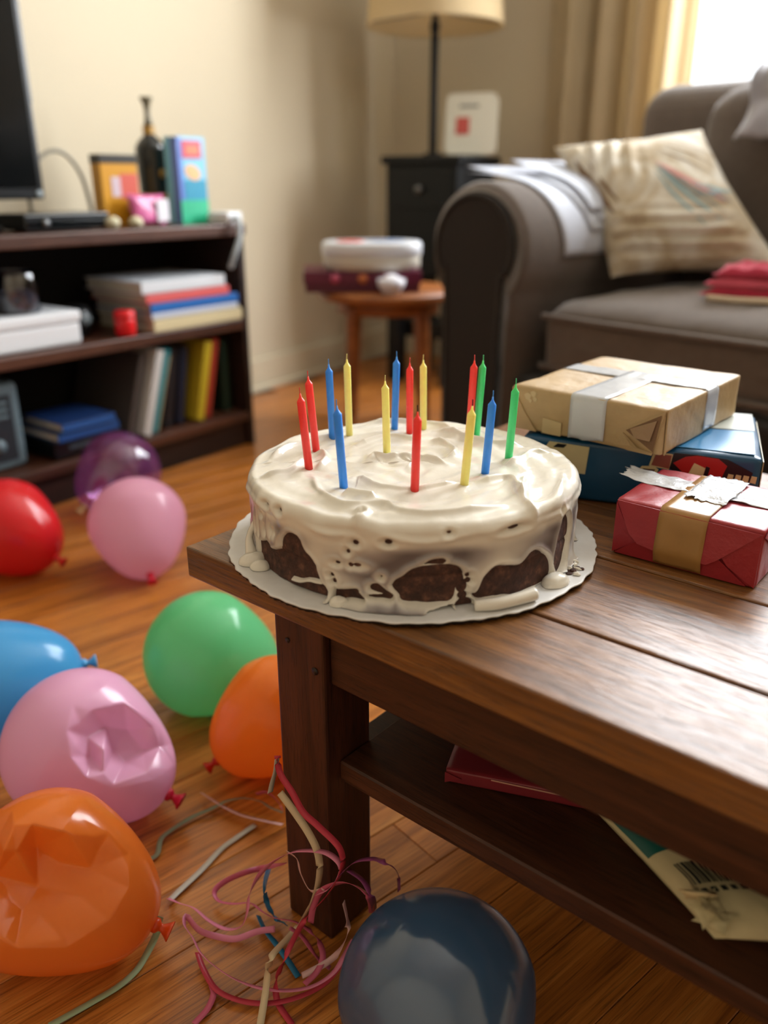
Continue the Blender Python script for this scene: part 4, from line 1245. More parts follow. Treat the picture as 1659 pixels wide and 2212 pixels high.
# ------------------------------------------------------------------ curling ribbons
RCOL = {'pink': (244, 150, 180), 'rose': (224, 112, 142), 'red': (214, 70, 88), 'cream': (236, 214, 176), 'blush': (240, 200, 196), 'sage': (150, 160, 132),
        'white': (222, 220, 208), 'blue': (50, 128, 170), 'purple': (150, 70, 120), 'mint': (178, 200, 160)}
RM = {k: sheet('ribbon_' + k, c, 0.25, 0.35) for k, c in RCOL.items()}
RLAB = {
    'pink1': 'pink curling ribbon looping from the floor up to the table leg',
    'rose2': 'rose curling ribbon in a small loop left of the table leg',
    'pink3': 'long pink curling ribbon sweeping in a wide arc across the floor',
    'red4': 'dark red curling ribbon lying under the wide pink arc',
    'rose5': 'short rose ribbon tail pointing at the bottom of the frame',
    'red6': 'red ribbon rising along the front of the table leg',
    'cream7': 'cream ribbon arching down in front of the table leg',
    'blush8': 'pale blush ribbon lying straight behind the ribbon tangle',
    'sage9': 'grey green ribbon twisting away from the dented pink balloon',
    'rose10': 'short rose curl under the half hidden orange balloon',
    'white11': 'whitish ribbon curl standing beside the orange balloon',
    'blue12': 'short blue ribbon at the upper edge of the tangle',
    'blue13': 'blue ribbon end slanting through the tangle on the floor',
    'purple14': 'purple ribbon arching right of the table leg',
    'purple15': 'short purple ribbon dropping behind the dark blue balloon',
    'rose16': 'rose ribbon loop over the foot of the table leg',
    'blush17': 'thin blush ribbon curving beside the dark blue balloon',
    'white18': 'straight white ribbon lying on the open floorboards',
    'mint19': 'pale mint ribbon tied to the wrinkled orange balloon',
    'blush20': 'blush ribbon twist crossing the table leg',
    'rose21': 'dull rose ribbon bent through the middle of the tangle'}


def ribbon(key, pts):
    nm = key.rstrip('0123456789')
    r = random.Random(key)
    P = np.asarray(pts, float)
    L = np.linalg.norm(np.diff(P, axis=0), axis=1).sum()
    n = max(24, int(L / 0.0022))
    C = spline(P, n)
    base = C[np.argmin(C[:, 2])].copy()
    base[2] = 0
    T = np.gradient(C, axis=0)
    T /= np.linalg.norm(T, axis=1)[:, None]
    ph0, rate = r.uniform(-0.5, 0.5), r.uniform(8, 16)
    s = np.linspace(0, L, n)
    flat = np.clip((C[:, 2] - 0.004) / 0.012, 0, 1)         # lies flat where it rests on the boards
    ang = (0.55 + 0.6 * np.sin(rate * s + ph0 * 6)) * flat
    up = np.array([0, 0, 1.0])
    side_ = np.cross(T, up)
    side_ /= np.linalg.norm(side_, axis=1)[:, None] + 1e-9
    nn = np.cross(side_, T)
    wv = side_ * np.cos(ang)[:, None] + nn * np.sin(ang)[:, None]
    width = 0.0054 if nm != 'cream' else 0.0062
    if key in ('white18', 'mint19'):
        width = 0.0062
    V = []
    for q in (-0.5, 0, 0.5):
        V.append(C + wv * (q * width))
    V = np.stack(V, 1).reshape(-1, 3)
    V[:, 2] = np.maximum(V[:, 2], 0.0008)
    ob = add('ribbon', V - base, quads(n, 3), RM[nm], None)
    ob.location = base
    md = ob.modifiers.new('thickness', 'SOLIDIFY')
    md.thickness = 0.00025
    tag(ob, RLAB[key], 'ribbon', 'curling ribbons on the floor')


for k_, p_ in RIBBON.items():
    ribbon(k_, p_)

# ------------------------------------------------------------------ media stand along the left wall
ST = (-0.338, 2.120, 0.0)
STA = R_(53)
SW, SD, SH = 1.05, 0.30, 0.547
stand = thing('media_stand', 'dark wood open media stand against the left wall', 'media stand', ST, STA)
bx('top', -SW, 0.004, -0.006, SD, SH - 0.026, SH, M['stand'], stand, 0.003)
for x0 in (-SW, -0.018):
    bx('side_panel', x0, x0 + 0.018, 0.0, SD, 0.0, SH - 0.0262, M['stand_shaded'], stand, 0.002)
bx('side_panel', -0.70 - 0.1, -0.70 - 0.082, 0.012, SD - 0.012, 0.0902, SH - 0.0262, M['stand_shaded'], stand, 0.002)
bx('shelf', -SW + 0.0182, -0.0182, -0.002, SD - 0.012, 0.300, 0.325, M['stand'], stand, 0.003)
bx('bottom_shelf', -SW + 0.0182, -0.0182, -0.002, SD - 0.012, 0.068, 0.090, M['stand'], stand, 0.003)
bx('plinth', -SW + 0.0182, -0.0182, 0.012, 0.030, 0.0, 0.0678, M['stand_shaded'], stand, 0.002)
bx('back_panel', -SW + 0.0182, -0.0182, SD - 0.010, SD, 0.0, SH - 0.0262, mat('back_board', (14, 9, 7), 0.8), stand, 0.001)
SM = Matrix.Translation(ST) @ Matrix.Rotation(STA, 4, 'Z')


def on_stand(name, label, cat, x, y, z, rz=0.0, group=None):
    return thing(name, label, cat, SM @ Vector((x, y, z + 0.0006)), STA + rz, group)


# television
tv = on_stand('television', 'black flat television standing on the media stand', 'television', -0.73, 0.165, SH)
bx('bezel', -0.31, 0.31, -0.02, 0.02, 0.058, 0.50, M['black_plastic'], tv, 0.006, 3)
bx('screen', -0.295, 0.295, -0.0225, -0.0202, 0.080, 0.487, M['screen'], tv, 0.001)
bx('neck', -0.045, 0.045, -0.012, 0.022, 0.012, 0.0578, M['black_plastic'], tv, 0.006)
bx('foot', -0.17, 0.17, -0.085, 0.095, 0.0, 0.0118, M['black_plastic'], tv, 0.004)
lathe('power_light', [(0.0002, 0), (0.007, 0), (0.007, 0.002), (0.005, 0.003), (0.0002, 0.003)], mat('pale_button', (150, 160, 165), 0.3), tv, 20, (0.296, -0.0202, 0.069), (R_(90), 0, 0))
bx('edge_highlight', 0.3105, 0.3135, -0.014, 0.014, 0.24, 0.49, M['metal'], tv, 0.001)  # grey metal strip added as the silver highlight on the right edge
# set-top box and cables
sb_ = on_stand('set_top_box', 'slim black box lying in front of the television', 'media player', -0.45, 0.085, SH, 0.04)
bx('case', -0.10, 0.10, -0.055, 0.055, 0.003, 0.034, M['black_plastic'], sb_, 0.004)
bx('front_strip', -0.095, 0.095, -0.0562, -0.0551, 0.008, 0.020, M['screen'], sb_, 0.0004)
lathe('dial', [(0.0002, 0), (0.008, 0), (0.008, 0.004), (0.0002, 0.005)], M['metal'], sb_, 18, (-0.055, -0.0565, 0.017), (R_(90), 0, 0))
for q in (-0.08, 0.08):
    lathe('foot', [(0.0002, 0), (0.008, 0), (0.008, 0.0029), (0.0002, 0.0029)], M['black_plastic'], sb_, 12, (q, 0, 0))
cb = on_stand('cable', 'grey cable looping beside the television screen', 'cable', -0.36, 0.225, SH)
tube('cord', [(-0.045, 0, 0.004), (-0.048, 0, 0.06), (-0.03, 0, 0.12), (0.01, 0, 0.152), (0.05, 0.0, 0.150), (0.085, 0.0, 0.11), (0.10, 0.0, 0.05), (0.105, 0.0, 0.004)], 0.0045, mat('grey_cord', (140, 134, 120), 0.5), cb)

# yellow and black box
yb_ = on_stand('snack_box', 'yellow and black printed box on the media stand', 'box', -0.276, 0.10, SH, -0.05)
bx('carton', -0.046, 0.046, -0.018, 0.018, 0.0, 0.146, mat('yellow_card', (206, 146, 22), 0.4), yb_, 0.001)
bx('dark_top', -0.0465, 0.0465, -0.0186, 0.0186, 0.128, 0.1466, mat('dark_card', (40, 34, 24), 0.4), yb_, 0.001)
bx('print', 0.0, 0.044, -0.0190, -0.0180, 0.058, 0.108, mat('salmon_print', (206, 92, 76), 0.4), yb_, 0)
bx('print', -0.022, 0.006, -0.0189, -0.0180, 0.062, 0.102, mat('lilac_print', (206, 186, 196), 0.4), yb_, 0)
bx('print', 0.012, 0.044, -0.0189, -0.0180, 0.030, 0.050, mat('tan_print', (214, 160, 110), 0.4), yb_, 0)
# bottle
bt = on_stand('glass_bottle', 'tall black glass bottle with gold label and pourer', 'bottle', -0.105, 0.185, SH)
lathe('body', [(0.0003, 0), (0.030, 0), (0.032, 0.004), (0.0325, 0.05), (0.036, 0.155), (0.035, 0.168), (0.026, 0.182), (0.014, 0.192), (0.0125, 0.205), (0.0135, 0.212), (0.011, 0.216), (0.0003, 0.216)], mat('dark_glass', (14, 16, 14), 0.12, 0.6), bt, 40)
lathe('label', [(0.0331, 0.028), (0.0342, 0.052), (0.0342, 0.066), (0.0331, 0.030)], mat('gold_label', (176, 132, 52), 0.4), bt, 40)
lathe('neck_band', [(0.0136, 0.194), (0.0139, 0.200), (0.0140, 0.211), (0.0136, 0.213)], bpy.data.materials['gold_label'], bt, 30)
lathe('pourer', [(0.0003, 0.2162), (0.009, 0.2162), (0.0085, 0.225), (0.006, 0.235), (0.0065, 0.250), (0.010, 0.262), (0.0145, 0.270), (0.014, 0.274), (0.0003, 0.272)], mat('pourer_plastic', (104, 96, 74), 0.35), bt, 24)
lathe('emblem', [(0.0003, 0), (0.010, 0.0), (0.010, 0.001), (0.0003, 0.001)], bpy.data.materials['gold_label'], bt, 16, (0, -0.0362, 0.11), (R_(90), 0, 0))
# tall carton
tc_ = on_stand('tall_carton', 'tall teal and blue carton with red panel, rightmost on the stand', 'box', -0.080, 0.095, SH, 0.02)
bx('carton', -0.042, 0.042, -0.022, 0.022, 0.0, 0.188, mat('pale_blue_card', (120, 190, 222), 0.4), tc_, 0.001)
bx('print', -0.028, 0.030, -0.0232, -0.0220, 0.142, 0.180, mat('crimson_print', (196, 36, 74), 0.4), tc_, 0)
bx('print', -0.018, 0.022, -0.0236, -0.0230, 0.150, 0.170, mat('orange_print', (224, 110, 62), 0.4), tc_, 0)
bx('print', -0.042, 0.042, -0.0231, -0.0220, 0.0, 0.052, mat('sea_green_print', (34, 178, 132), 0.4), tc_, 0)
bx('print', -0.028, 0.040, -0.0230, -0.0220, 0.052, 0.096, mat('teal_print', (30, 142, 176), 0.4), tc_, 0)
prism('print', [(0.022 * math.cos(a) + 0.008 * math.sin(a), 0.014 * math.sin(a) - 0.010 * math.cos(a)) for a in np.linspace(0, 2 * math.pi, 18, endpoint=False)], ((0.0, -0.022, 0.112), (1, 0, 0), (0, 0, 1), (0, -1, 0)), mat('peach_print', (232, 176, 120), 0.4), tc_, 0.0012)
bx('edge_band', -0.0424, -0.030, -0.0229, 0.0, 0.004, 0.186, mat('violet_band', (92, 120, 200), 0.4), tc_, 0)
# pink packet and bits
pk = on_stand('pink_packet', 'small pink and white packet in front of the black bottle', 'packet', -0.232, 0.050, SH, 0.08)
Vq, Fq, _, _ = puff([(-0.045, 0, 0.004), (0.045, 0, 0.002), (0.055, 0.012, 0.066), (-0.052, 0.012, 0.068)], 0.026, 24, 24, 3, 0.03, 3, 0.003, 30)
add('pouch', Vq, Fq, mat('pink_foil', (206, 96, 150), 0.35, var=0.2, vscale=30), pk)
bx('print', 0.012, 0.046, -0.0135, -0.0120, 0.010, 0.056, mat('white_print', (222, 218, 226), 0.4), pk, 0)
for k, (x, y, r) in enumerate([(-0.345, 0.032, 0.017), (-0.292, 0.022, 0.016)]):
    o = on_stand('crumpled_tissue', ['crumpled pale paper ball left of the yellow box', 'crumpled pale paper ball under the yellow box'][k], 'paper', x, y, SH, k, 'paper balls on the media stand')
    blob('ball', (0, 0, r * 0.72), (r, r * 0.9, r * 0.75), mat('tissue_%d' % k, (206, 198, 168), 0.8, bump=0.5, bscale=60), o, 0, 7 + k, False)
# white adapter with its lead
ad = on_stand('power_adapter', 'white plug adapter with lead at the end of the media stand', 'adapter', -0.030, 0.040, SH, 0.2)
bx('case', -0.030, 0.030, -0.040, 0.020, 0.0, 0.026, M['white_plastic'], ad, 0.006, 3)
tube('lead', [(0.026, 0.0, 0.014), (0.050, 0.0, 0.012), (0.068, 0.004, -0.012), (0.074, 0.006, -0.040)], 0.007, M['white_plastic'], ad, 30)
tube('lead', [(-0.012, -0.040, 0.012), (-0.016, -0.060, 0.008), (-0.026, -0.066, -0.03), (-0.042, -0.062, -0.065), (-0.044, -0.048, -0.098)], 0.006, mat('grey_lead', (176, 186, 192), 0.4), ad, 30)


# shelf contents
def book(label, x0, x1, y0, y1, z0, z1, col, spine=None, lying=True, tilt=0.0, group='books on the media stand'):
    """closed book: cover boards and page block; spine towards the front"""
    cx_, cy_, cz_ = (x0 + x1) / 2, (y0 + y1) / 2, z0
    o = on_stand('book', label, 'book', cx_, cy_, cz_, 0, group)
    if tilt:
        o.rotation_euler = (Matrix.Rotation(STA, 4, 'Z') @ Matrix.Rotation(tilt, 4, 'Y')).to_euler()
    m = mat('cover_' + '_'.join(label.split()[:4]), col, 0.4)
    if 'page' not in M:
        M['page'] = mat('pages', (206, 198, 180), 0.8)
    w, d, h = x1 - x0, y1 - y0, z1 - z0
    c = 0.0022
    if lying:
        bx('cover', -w / 2, w / 2, -d / 2, d / 2, 0.0, c, m, o, 0.0005)
        bx('cover', -w / 2, w / 2, -d / 2, d / 2, h - c, h, m, o, 0.0005)
        bx('spine', -w / 2, w / 2, -d / 2 - 0.001, -d / 2 + c, c, h - c, mat('spine_' + m.name, spine or col, 0.4), o, 0.0005)
        bx('pages', -w / 2 + 0.004, w / 2 - 0.004, -d / 2 + c, d / 2 - 0.004, c, h - c, M['page'], o, 0)
    else:
        bx('cover', -w / 2, -w / 2 + c, -d / 2, d / 2, 0.0, h, m, o, 0.0005)
        bx('cover', w / 2 - c, w / 2, -d / 2, d / 2, 0.0, h, m, o, 0.0005)
        bx('spine', -w / 2 + c, w / 2 - c, -d / 2 - 0.001, -d / 2 + c, 0, h, mat('spine_' + m.name, spine or col, 0.4), o, 0.0005)
        bx('pages', -w / 2 + c, w / 2 - c, -d / 2 + c, d / 2 - 0.004, 0.004, h - 0.004, M['page'], o, 0)
    return o


z0 = 0.3255
for lab, x0, x1, h, col, spn in [('thick cream book at the bottom of the lying stack', -0.292, -0.024, 0.028, (206, 190, 150), (214, 200, 160)),
                                  ('white magazine second from the bottom of the lying stack', -0.295, -0.036, 0.012, (210, 214, 224), (196, 204, 222)),
                                  ('blue book in the middle of the lying stack', -0.296, -0.034, 0.020, (34, 100, 176), (36, 104, 182)),
                                  ('salmon red book near the top of the lying stack', -0.306, -0.062, 0.020, (210, 90, 90), (216, 98, 98)),
                                  ('white book with dark cover edge on top of the lying stack', -0.316, -0.074, 0.026, (204, 208, 214), (216, 220, 226))]:
    book(lab, x0, x1, -0.004, 0.200, z0, z0 + h, col, spn)
    z0 += h + 0.0012
wb = on_stand('white_box', 'long white box on the middle shelf of the media stand', 'box', -0.600, 0.110, 0.3255)
bx('case', -0.150, 0.140, -0.09, 0.09, 0.0, 0.044, M['white_plastic'], wb, 0.006, 3)
bx('lid', -0.153, 0.143, -0.093, 0.093, 0.0442, 0.068, M['white_plastic'], wb, 0.006, 3)
jr = on_stand('glass_jar', 'clear glass jar standing on the long white box', 'jar', -0.560, 0.075, 0.3255 + 0.069)
lathe('jar_wall', [(0.0003, 0), (0.040, 0), (0.043, 0.004), (0.044, 0.075), (0.040, 0.082), (0.038, 0.080), (0.041, 0.074), (0.040, 0.006), (0.0003, 0.005)], glassy('jar_glass', (190, 192, 200), 0.12, 0.08), jr, 36)
lathe('contents', [(0.0003, 0.0055), (0.038, 0.0062), (0.039, 0.030), (0.030, 0.042), (0.010, 0.047), (0.0003, 0.048)], mat('cotton', (150, 146, 148), 0.9), jr, 30)
rdc = on_stand('red_pot', 'small red pot beside the lying stack of books', 'pot', -0.350, 0.020, 0.3255)
lathe('pot', [(0.0003, 0), (0.018, 0), (0.0215, 0.004), (0.022, 0.034), (0.020, 0.040), (0.0003, 0.040)], mat('red_plastic', (222, 26, 34), 0.35), rdc, 28)
lathe('cap', [(0.0003, 0.0402), (0.0225, 0.0402), (0.023, 0.043), (0.022, 0.052), (0.018, 0.054), (0.0003, 0.054)], bpy.data.materials['red_plastic'], rdc, 28)
wc = on_stand('round_speaker', 'small dark round speaker between the white box and the red pot', 'speaker', -0.415, 0.100, 0.3255)
lathe('shell', [(0.0003, 0), (0.022, 0), (0.024, 0.003), (0.034, 0.03), (0.034, 0.045), (0.026, 0.062), (0.0003, 0.068)], M['black_plastic'], wc, 30)
lathe('grille', [(0.0003, 0), (0.012, 0.0), (0.012, 0.003), (0.0003, 0.004)], mat('grille_grey', (112, 122, 126), 0.5), wc, 20, (0, -0.0335, 0.038), (R_(90), 0, 0))

# bottom shelf
hz = on_stand('desk_radio', 'grey framed radio on the bottom shelf at the left edge', 'radio', -0.690, 0.070, 0.0906, 0.05)
bx('case', -0.085, 0.085, -0.03, 0.05, 0.0, 0.178, mat('slate_plastic', (92, 110, 118), 0.45), hz, 0.014, 4)
bx('front_panel', -0.062, 0.062, -0.0325, -0.0302, 0.020, 0.155, mat('charcoal_plastic', (34, 42, 48), 0.4), hz, 0.002)
for k in range(3):
    bx('louvre', -0.050, 0.050, -0.0365, -0.0327, 0.108 + k * 0.014, 0.114 + k * 0.014, bpy.data.materials['slate_plastic'], hz, 0.001)
lathe('knob', [(0.0003, 0), (0.014, 0), (0.013, 0.008), (0.0003, 0.009)], bpy.data.materials['slate_plastic'], hz, 22, (0.02, -0.0327, 0.055), (R_(90), 0, 0))
pb = on_stand('player_box', 'black disc player lying under the blue book', 'media player', -0.478, 0.10, 0.0906)
bx('case', -0.085, 0.085, -0.085, 0.085, 0.003, 0.038, M['black_plastic'], pb, 0.003)
bx('tray', -0.05, 0.02, -0.0862, -0.0852, 0.020, 0.028, mat('tray_grey', (60, 74, 84), 0.4), pb, 0)
for q in (-0.06, 0.06):
    bx('foot', q - 0.01, q + 0.01, -0.06, 0.06, 0.0, 0.0029, M['black_plastic'], pb, 0)
book('dark blue book lying on the disc player', -0.555, -0.405, 0.008, 0.18, 0.0906 + 0.039, 0.0906 + 0.058, (26, 62, 112), (30, 76, 140))
book('blue paperback lying on top of the dark blue book', -0.545, -0.415, 0.004, 0.15, 0.0906 + 0.059, 0.0906 + 0.078, (22, 46, 92), (36, 84, 150))
TILT = R_(18)
book('large grey brown album leaning in the lower row', -0.372, -0.358, 0.03, 0.25, 0.0930, 0.0930 + 0.195, (74, 66, 62), None, False, TILT)
book('white book leaning at the left of the lower row', -0.338, -0.316, 0.014, 0.20, 0.0936, 0.0936 + 0.198, (212, 210, 206), (204, 202, 200), False, TILT)
book('teal book leaning against the white one in the lower row', -0.3125, -0.2935, 0.020, 0.20, 0.0936, 0.0936 + 0.196, (20, 132, 140), (14, 120, 130), False, TILT)
book('thin cream book leaning behind the teal one', -0.2895, -0.2805, 0.030, 0.20, 0.0930, 0.0930 + 0.180, (176, 150, 112), None, False, TILT)
book('black book in the middle of the lower row', -0.258, -0.232, 0.040, 0.22, 0.0936, 0.0936 + 0.188, (28, 26, 30), None, False, R_(12))
book('navy book in the middle of the lower row', -0.219, -0.197, 0.040, 0.22, 0.0936, 0.0936 + 0.186, (24, 30, 48), None, False, R_(10))
book('yellow book leaning in the lower row', -0.176, -0.152, 0.018, 0.20, 0.0940, 0.0940 + 0.192, (186, 160, 40), (190, 166, 40), False, R_(14))
book('dark red book at the right of the yellow one', -0.146, -0.124, 0.024, 0.20, 0.0940, 0.0940 + 0.194, (150, 52, 34), (156, 52, 36), False, R_(13))
book('dark green book at the right end of the lower row', -0.064, -0.040, 0.040, 0.22, 0.0910, 0.0910 + 0.180, (22, 44, 32), None, False, 0.0)

# ------------------------------------------------------------------ end table with tins
et = thing('end_table', 'small round oak end table carrying boxes by the sofa', 'table', (0.010, 2.30, 0.0), 0.3)
lathe('top', [(0.0003, 0.352), (0.180, 0.352), (0.186, 0.357), (0.187, 0.368), (0.184, 0.376), (0.0003, 0.3775)], M['oak'], et, 64)
for k in range(4):
    a = R_(k * 90 + 28)
    tube('leg', [(0.125 * math.cos(a), 0.125 * math.sin(a), 0.3518), (0.133 * math.cos(a), 0.133 * math.sin(a), 0.18), (0.142 * math.cos(a), 0.142 * math.sin(a), 0.0)], [0.019, 0.017, 0.013], M['oak'], et, 12, 14)
lathe('apron_ring', [(0.128, 0.318), (0.136, 0.318), (0.136, 0.3519), (0.128, 0.3519), (0.128, 0.318)], M['oak'], et, 48)
gb = thing('game_box', 'flat maroon printed box under the white tin on the end table', 'box', (-0.060, 2.275, 0.3782), R_(4))
bx('box_base', -0.145, 0.145, -0.09, 0.09, 0.0, 0.036, mat('maroon_card', (84, 20, 46), 0.45), gb, 0.002)
bx('lid', -0.149, 0.149, -0.094, 0.094, 0.020, 0.052, mat('maroon_lid', (96, 24, 54), 0.4), gb, 0.003)
for k, (x, c) in enumerate([(-0.07, (190, 80, 110)), (0.0, (206, 120, 70)), (0.06, (180, 90, 120))]):
    lathe('print', [(0.0002, 0), (0.012, 0), (0.012, 0.0008), (0.0002, 0.0008)], mat('dot_print_%d' % k, c, 0.4), gb, 18, (x, -0.0942, 0.034), (R_(90), 0, 0))
tn = thing('biscuit_tin', 'oval white tin with red and blue lid on the maroon box', 'tin', (-0.032, 2.265, 0.4312), R_(3))


def oval(prof, a, b, n=64, p=2.8):
    t = np.linspace(0, 2 * np.pi, n, endpoint=False)
    c, s = np.cos(t), np.sin(t)
    x, y = np.sign(c) * np.abs(c) ** (2 / p), np.sign(s) * np.abs(s) ** (2 / p)
    P = np.asarray(prof, float)
    return np.stack([np.outer(a * P[:, 0], x), np.outer(b * P[:, 0], y), np.repeat(P[:, 1:2], n, 1)], -1).reshape(-1, 3), quads(len(P), n, True)


Vt, Ft = oval([(0.002, 0), (0.95, 0), (1.0, 0.004), (1.0, 0.044), (0.98, 0.046), (0.002, 0.046)], 0.125, 0.088)
add('tin_wall', Vt, Ft, mat('cream_tin', (214, 208, 194), 0.35), tn)
Vt, Ft = oval([(1.012, 0.034), (1.03, 0.036), (1.03, 0.060), (1.0, 0.066), (0.9, 0.067), (0.002, 0.067)], 0.125, 0.088)
add('lid', Vt, Ft, mat('white_tin', (224, 226, 232), 0.3), tn)
prism('print', [(0.036 * math.cos(a), 0.045 * math.sin(a)) for a in np.linspace(0, 2 * math.pi, 24, endpoint=False)], ((-0.055, -0.015, 0.0672), (1, 0, 0), (0, 1, 0), (0, 0, 1)), mat('red_lid_print', (214, 60, 50), 0.35), tn, 0.001)
prism('print', [(0.05 * math.cos(a), 0.038 * math.sin(a)) for a in np.linspace(0, 2 * math.pi, 24, endpoint=False)], ((0.035, 0.0, 0.0672), (1, 0, 0), (0, 1, 0), (0, 0, 1)), mat('blue_lid_print', (120, 140, 178), 0.35), tn, 0.001)
cu = thing('white_cup', 'small white cup at the front edge of the end table', 'cup', (0.018, 2.155, 0.3782))
lathe('bowl', [(0.0003, 0), (0.018, 0), (0.022, 0.003), (0.034, 0.022), (0.035, 0.036), (0.033, 0.036), (0.031, 0.022), (0.018, 0.006), (0.0003, 0.005)], mat('cup_china', (228, 226, 234), 0.3), cu, 36)
blob('tissue', (0, 0, 0.018), (0.030, 0.030, 0.030), mat('cup_tissue', (226, 224, 230), 0.8, bump=0.4, bscale=80), cu, 0.4, 12)

# ------------------------------------------------------------------ lamp table
ns_ = thing('lamp_table', 'tall black lamp table in the corner of the room', 'table', (0.185, 2.91, 0.0), R_(-33))
bx('top', -0.142, 0.142, -0.142, 0.142, 0.690, 0.715, M['black'], ns_, 0.005)
bx('cabinet', -0.128, 0.128, -0.128, 0.128, 0.36, 0.6898, M['black'], ns_, 0.003)
dr = bx('drawer', -0.115, 0.115, -0.1325, -0.1282, 0.56, 0.675, M['black'], ns_, 0.002)
lathe('knob', [(0.0003, 0), (0.006, 0), (0.006, 0.008), (0.012, 0.012), (0.011, 0.018), (0.0003, 0.02)], M['metal'], dr, 20, (0, -0.0022, 0.0), (R_(90), 0, 0))
for sx in (-1, 1):
    for sy in (-1, 1):
        bx('leg', min(sx * 0.126, sx * 0.078), max(sx * 0.126, sx * 0.078), min(sy * 0.126, sy * 0.078), max(sy * 0.126, sy * 0.078), 0.0, 0.3598, M['black'], ns_, 0.003)
bx('lower_shelf', -0.124, 0.124, -0.0778, 0.0778, 0.150, 0.200, M['black'], ns_, 0.003)
LMP = (0.155, 2.905, 0.7156)
lp = thing('table_lamp', 'table lamp with slim black stem and cream drum shade', 'lamp', LMP)
lathe('base', [(0.0003, 0), (0.029, 0), (0.030, 0.004), (0.027, 0.008), (0.012, 0.010), (0.0003, 0.0105)], M['black'], lp, 40)
lathe('stem', [(0.012, 0.0106), (0.0125, 0.06), (0.0125, 0.20), (0.013, 0.33), (0.011, 0.345), (0.015, 0.350), (0.015, 0.372), (0.010, 0.376), (0.010, 0.42)], M['black'], lp, 24)
sm_ = sheet('lamp_linen', (232, 212, 172), 0.45, 0.8, 0.02, 30)
lathe('shade', [(0.205, 0.362), (0.207, 0.361), (0.207, 0.365), (0.180, 0.62), (0.179, 0.624), (0.177, 0.622), (0.203, 0.366)], sm_, lp, 72)
tube('shade_ring', [(0.0095, 0, 0.40), (0.10, 0, 0.385), (0.204, 0, 0.372)], 0.0018, M['metal'], lp, 16, 6)
tube('shade_ring', [(-0.0095, 0, 0.40), (-0.10, 0.0, 0.385), (-0.204, 0, 0.372)], 0.0018, M['metal'], lp, 16, 6)
lathe('bulb', [(0.0095, 0.4201), (0.014, 0.43), (0.028, 0.465), (0.030, 0.485), (0.022, 0.505), (0.0003, 0.514)], mat('bulb_glass', (236, 232, 222), 0.3), lp, 24)
# white card frame
cf = thing('picture_frame', 'white rounded frame with a red square print beside the lamp', 'picture frame', (0.270, 2.868, 0.7157), R_(-14))
tl = R_(-8)
bm = bmesh.new()
bmesh.ops.create_cube(bm, size=1)
for v_k in bm.verts:
    v_k.co = Vector((v_k.co.x * 0.160, v_k.co.y * 0.020, v_k.co.z * 0.178 + 0.0905))
vert_e = [e_ for e_ in bm.edges if abs(e_.verts[0].co.y - e_.verts[1].co.y) > 0.01]
bmesh.ops.bevel(bm, geom=vert_e, offset=0.022, segments=6, profile=0.5, affect='EDGES')
add_bm('frame', bm, mat('white_frame', (222, 220, 208), 0.45), cf, False, None, (tl, 0, 0))
box('print', (0.060, 0.0008, 0.008), (-0.008, -0.0098, 0.142), mat('grey_caption', (120, 124, 122), 0.5), cf, (tl, 0, 0), 0)
box('print', (0.042, 0.0008, 0.050), (-0.026, -0.0025, 0.086), mat('red_square', (196, 82, 76), 0.5), cf, (tl, 0, 0), 0)
for o in cf.children:
    if o.name.startswith('print'):
        o.location.y = -0.0104 + math.tan(-tl) * (o.location.z) * 1.0 - 0.0003
        o.location.y = -0.0103 * math.cos(tl) - o.location.z * math.sin(tl) * 1.0 - 0.0008 if False else (-0.0106 / math.cos(tl) + math.tan(-tl) * o.location.z)

# ------------------------------------------------------------------ sofa
SO = Vector((0.10, 1.86, 0.0))
SOA = R_(-47)
SOM = Matrix.Translation(SO) @ Matrix.Rotation(SOA, 4, 'Z')
fab = mat('taupe_fabric', (98, 86, 78), 0.85, 0.25, 0.08, 60, 0.4, 500, sheen=0.3)
fab_shaded = mat('taupe_shaded', (36, 30, 27), 0.85, 0.25, 0.08, 60, 0.4, 500, sheen=0.2)  # same taupe with the shade on base and arm fronts put into it
SL, SDp = 1.78, 0.88
sofa = thing('sofa', 'brown taupe rolled-arm sofa below the window', 'sofa', SO, SOA)


def arm_profile(n=40, inset=0.0):
    """scroll arm cross-section in x (across) and z (up)"""
    c, r = (0.125, 0.517), 0.125 - inset
    pts = [(0.035 + inset, 0.06 + inset)]
    for a in np.linspace(R_(222), R_(-42), n):
        pts.append((c[0] + r * math.cos(a), c[1] + r * math.sin(a)))
    pts.append((0.215 - inset, 0.06 + inset))
    return pts


def arm(x_off):
    pr = arm_profile()
    n = len(pr)
    ys = [0.0, 0.006, 0.02, 0.3, 0.6, SDp - 0.03, SDp - 0.01, SDp]
    sc = [0.93, 0.975, 1.0, 1.0, 1.0, 1.0, 0.98, 0.95]
    cx_, cz_ = 0.125, 0.36
    V = []
    for y, s in zip(ys, sc):
        for (x, z) in pr:
            V.append((x_off + cx_ + (x - cx_) * s, y, cz_ + (z - cz_) * s))
    F = [tuple(f) for f in quads(len(ys), n, True)]
    F += [tuple(range(n)), tuple((len(ys) - 1) * n + k for k in range(n))[::-1]]
    a = add('arm', V, F, fab, sofa)
    pi = arm_profile(40, 0.032)
    V2 = [(x_off + x, -0.008, z) for x, z in pi] + [(x_off + x, 0.004, z) for x, z in pi]
    F2 = [tuple(range(len(pi))), *[(i, (i + 1) % len(pi), len(pi) + (i + 1) % len(pi), len(pi) + i) for i in range(len(pi))]]
    add('arm_panel', V2, F2, fab_shaded, a, False)
    pp = [(x_off + x, -0.006, z) for x, z in arm_profile(30, 0.027)]
    tube('piping', pp, 0.006, fab_shaded, a, 90, 8)


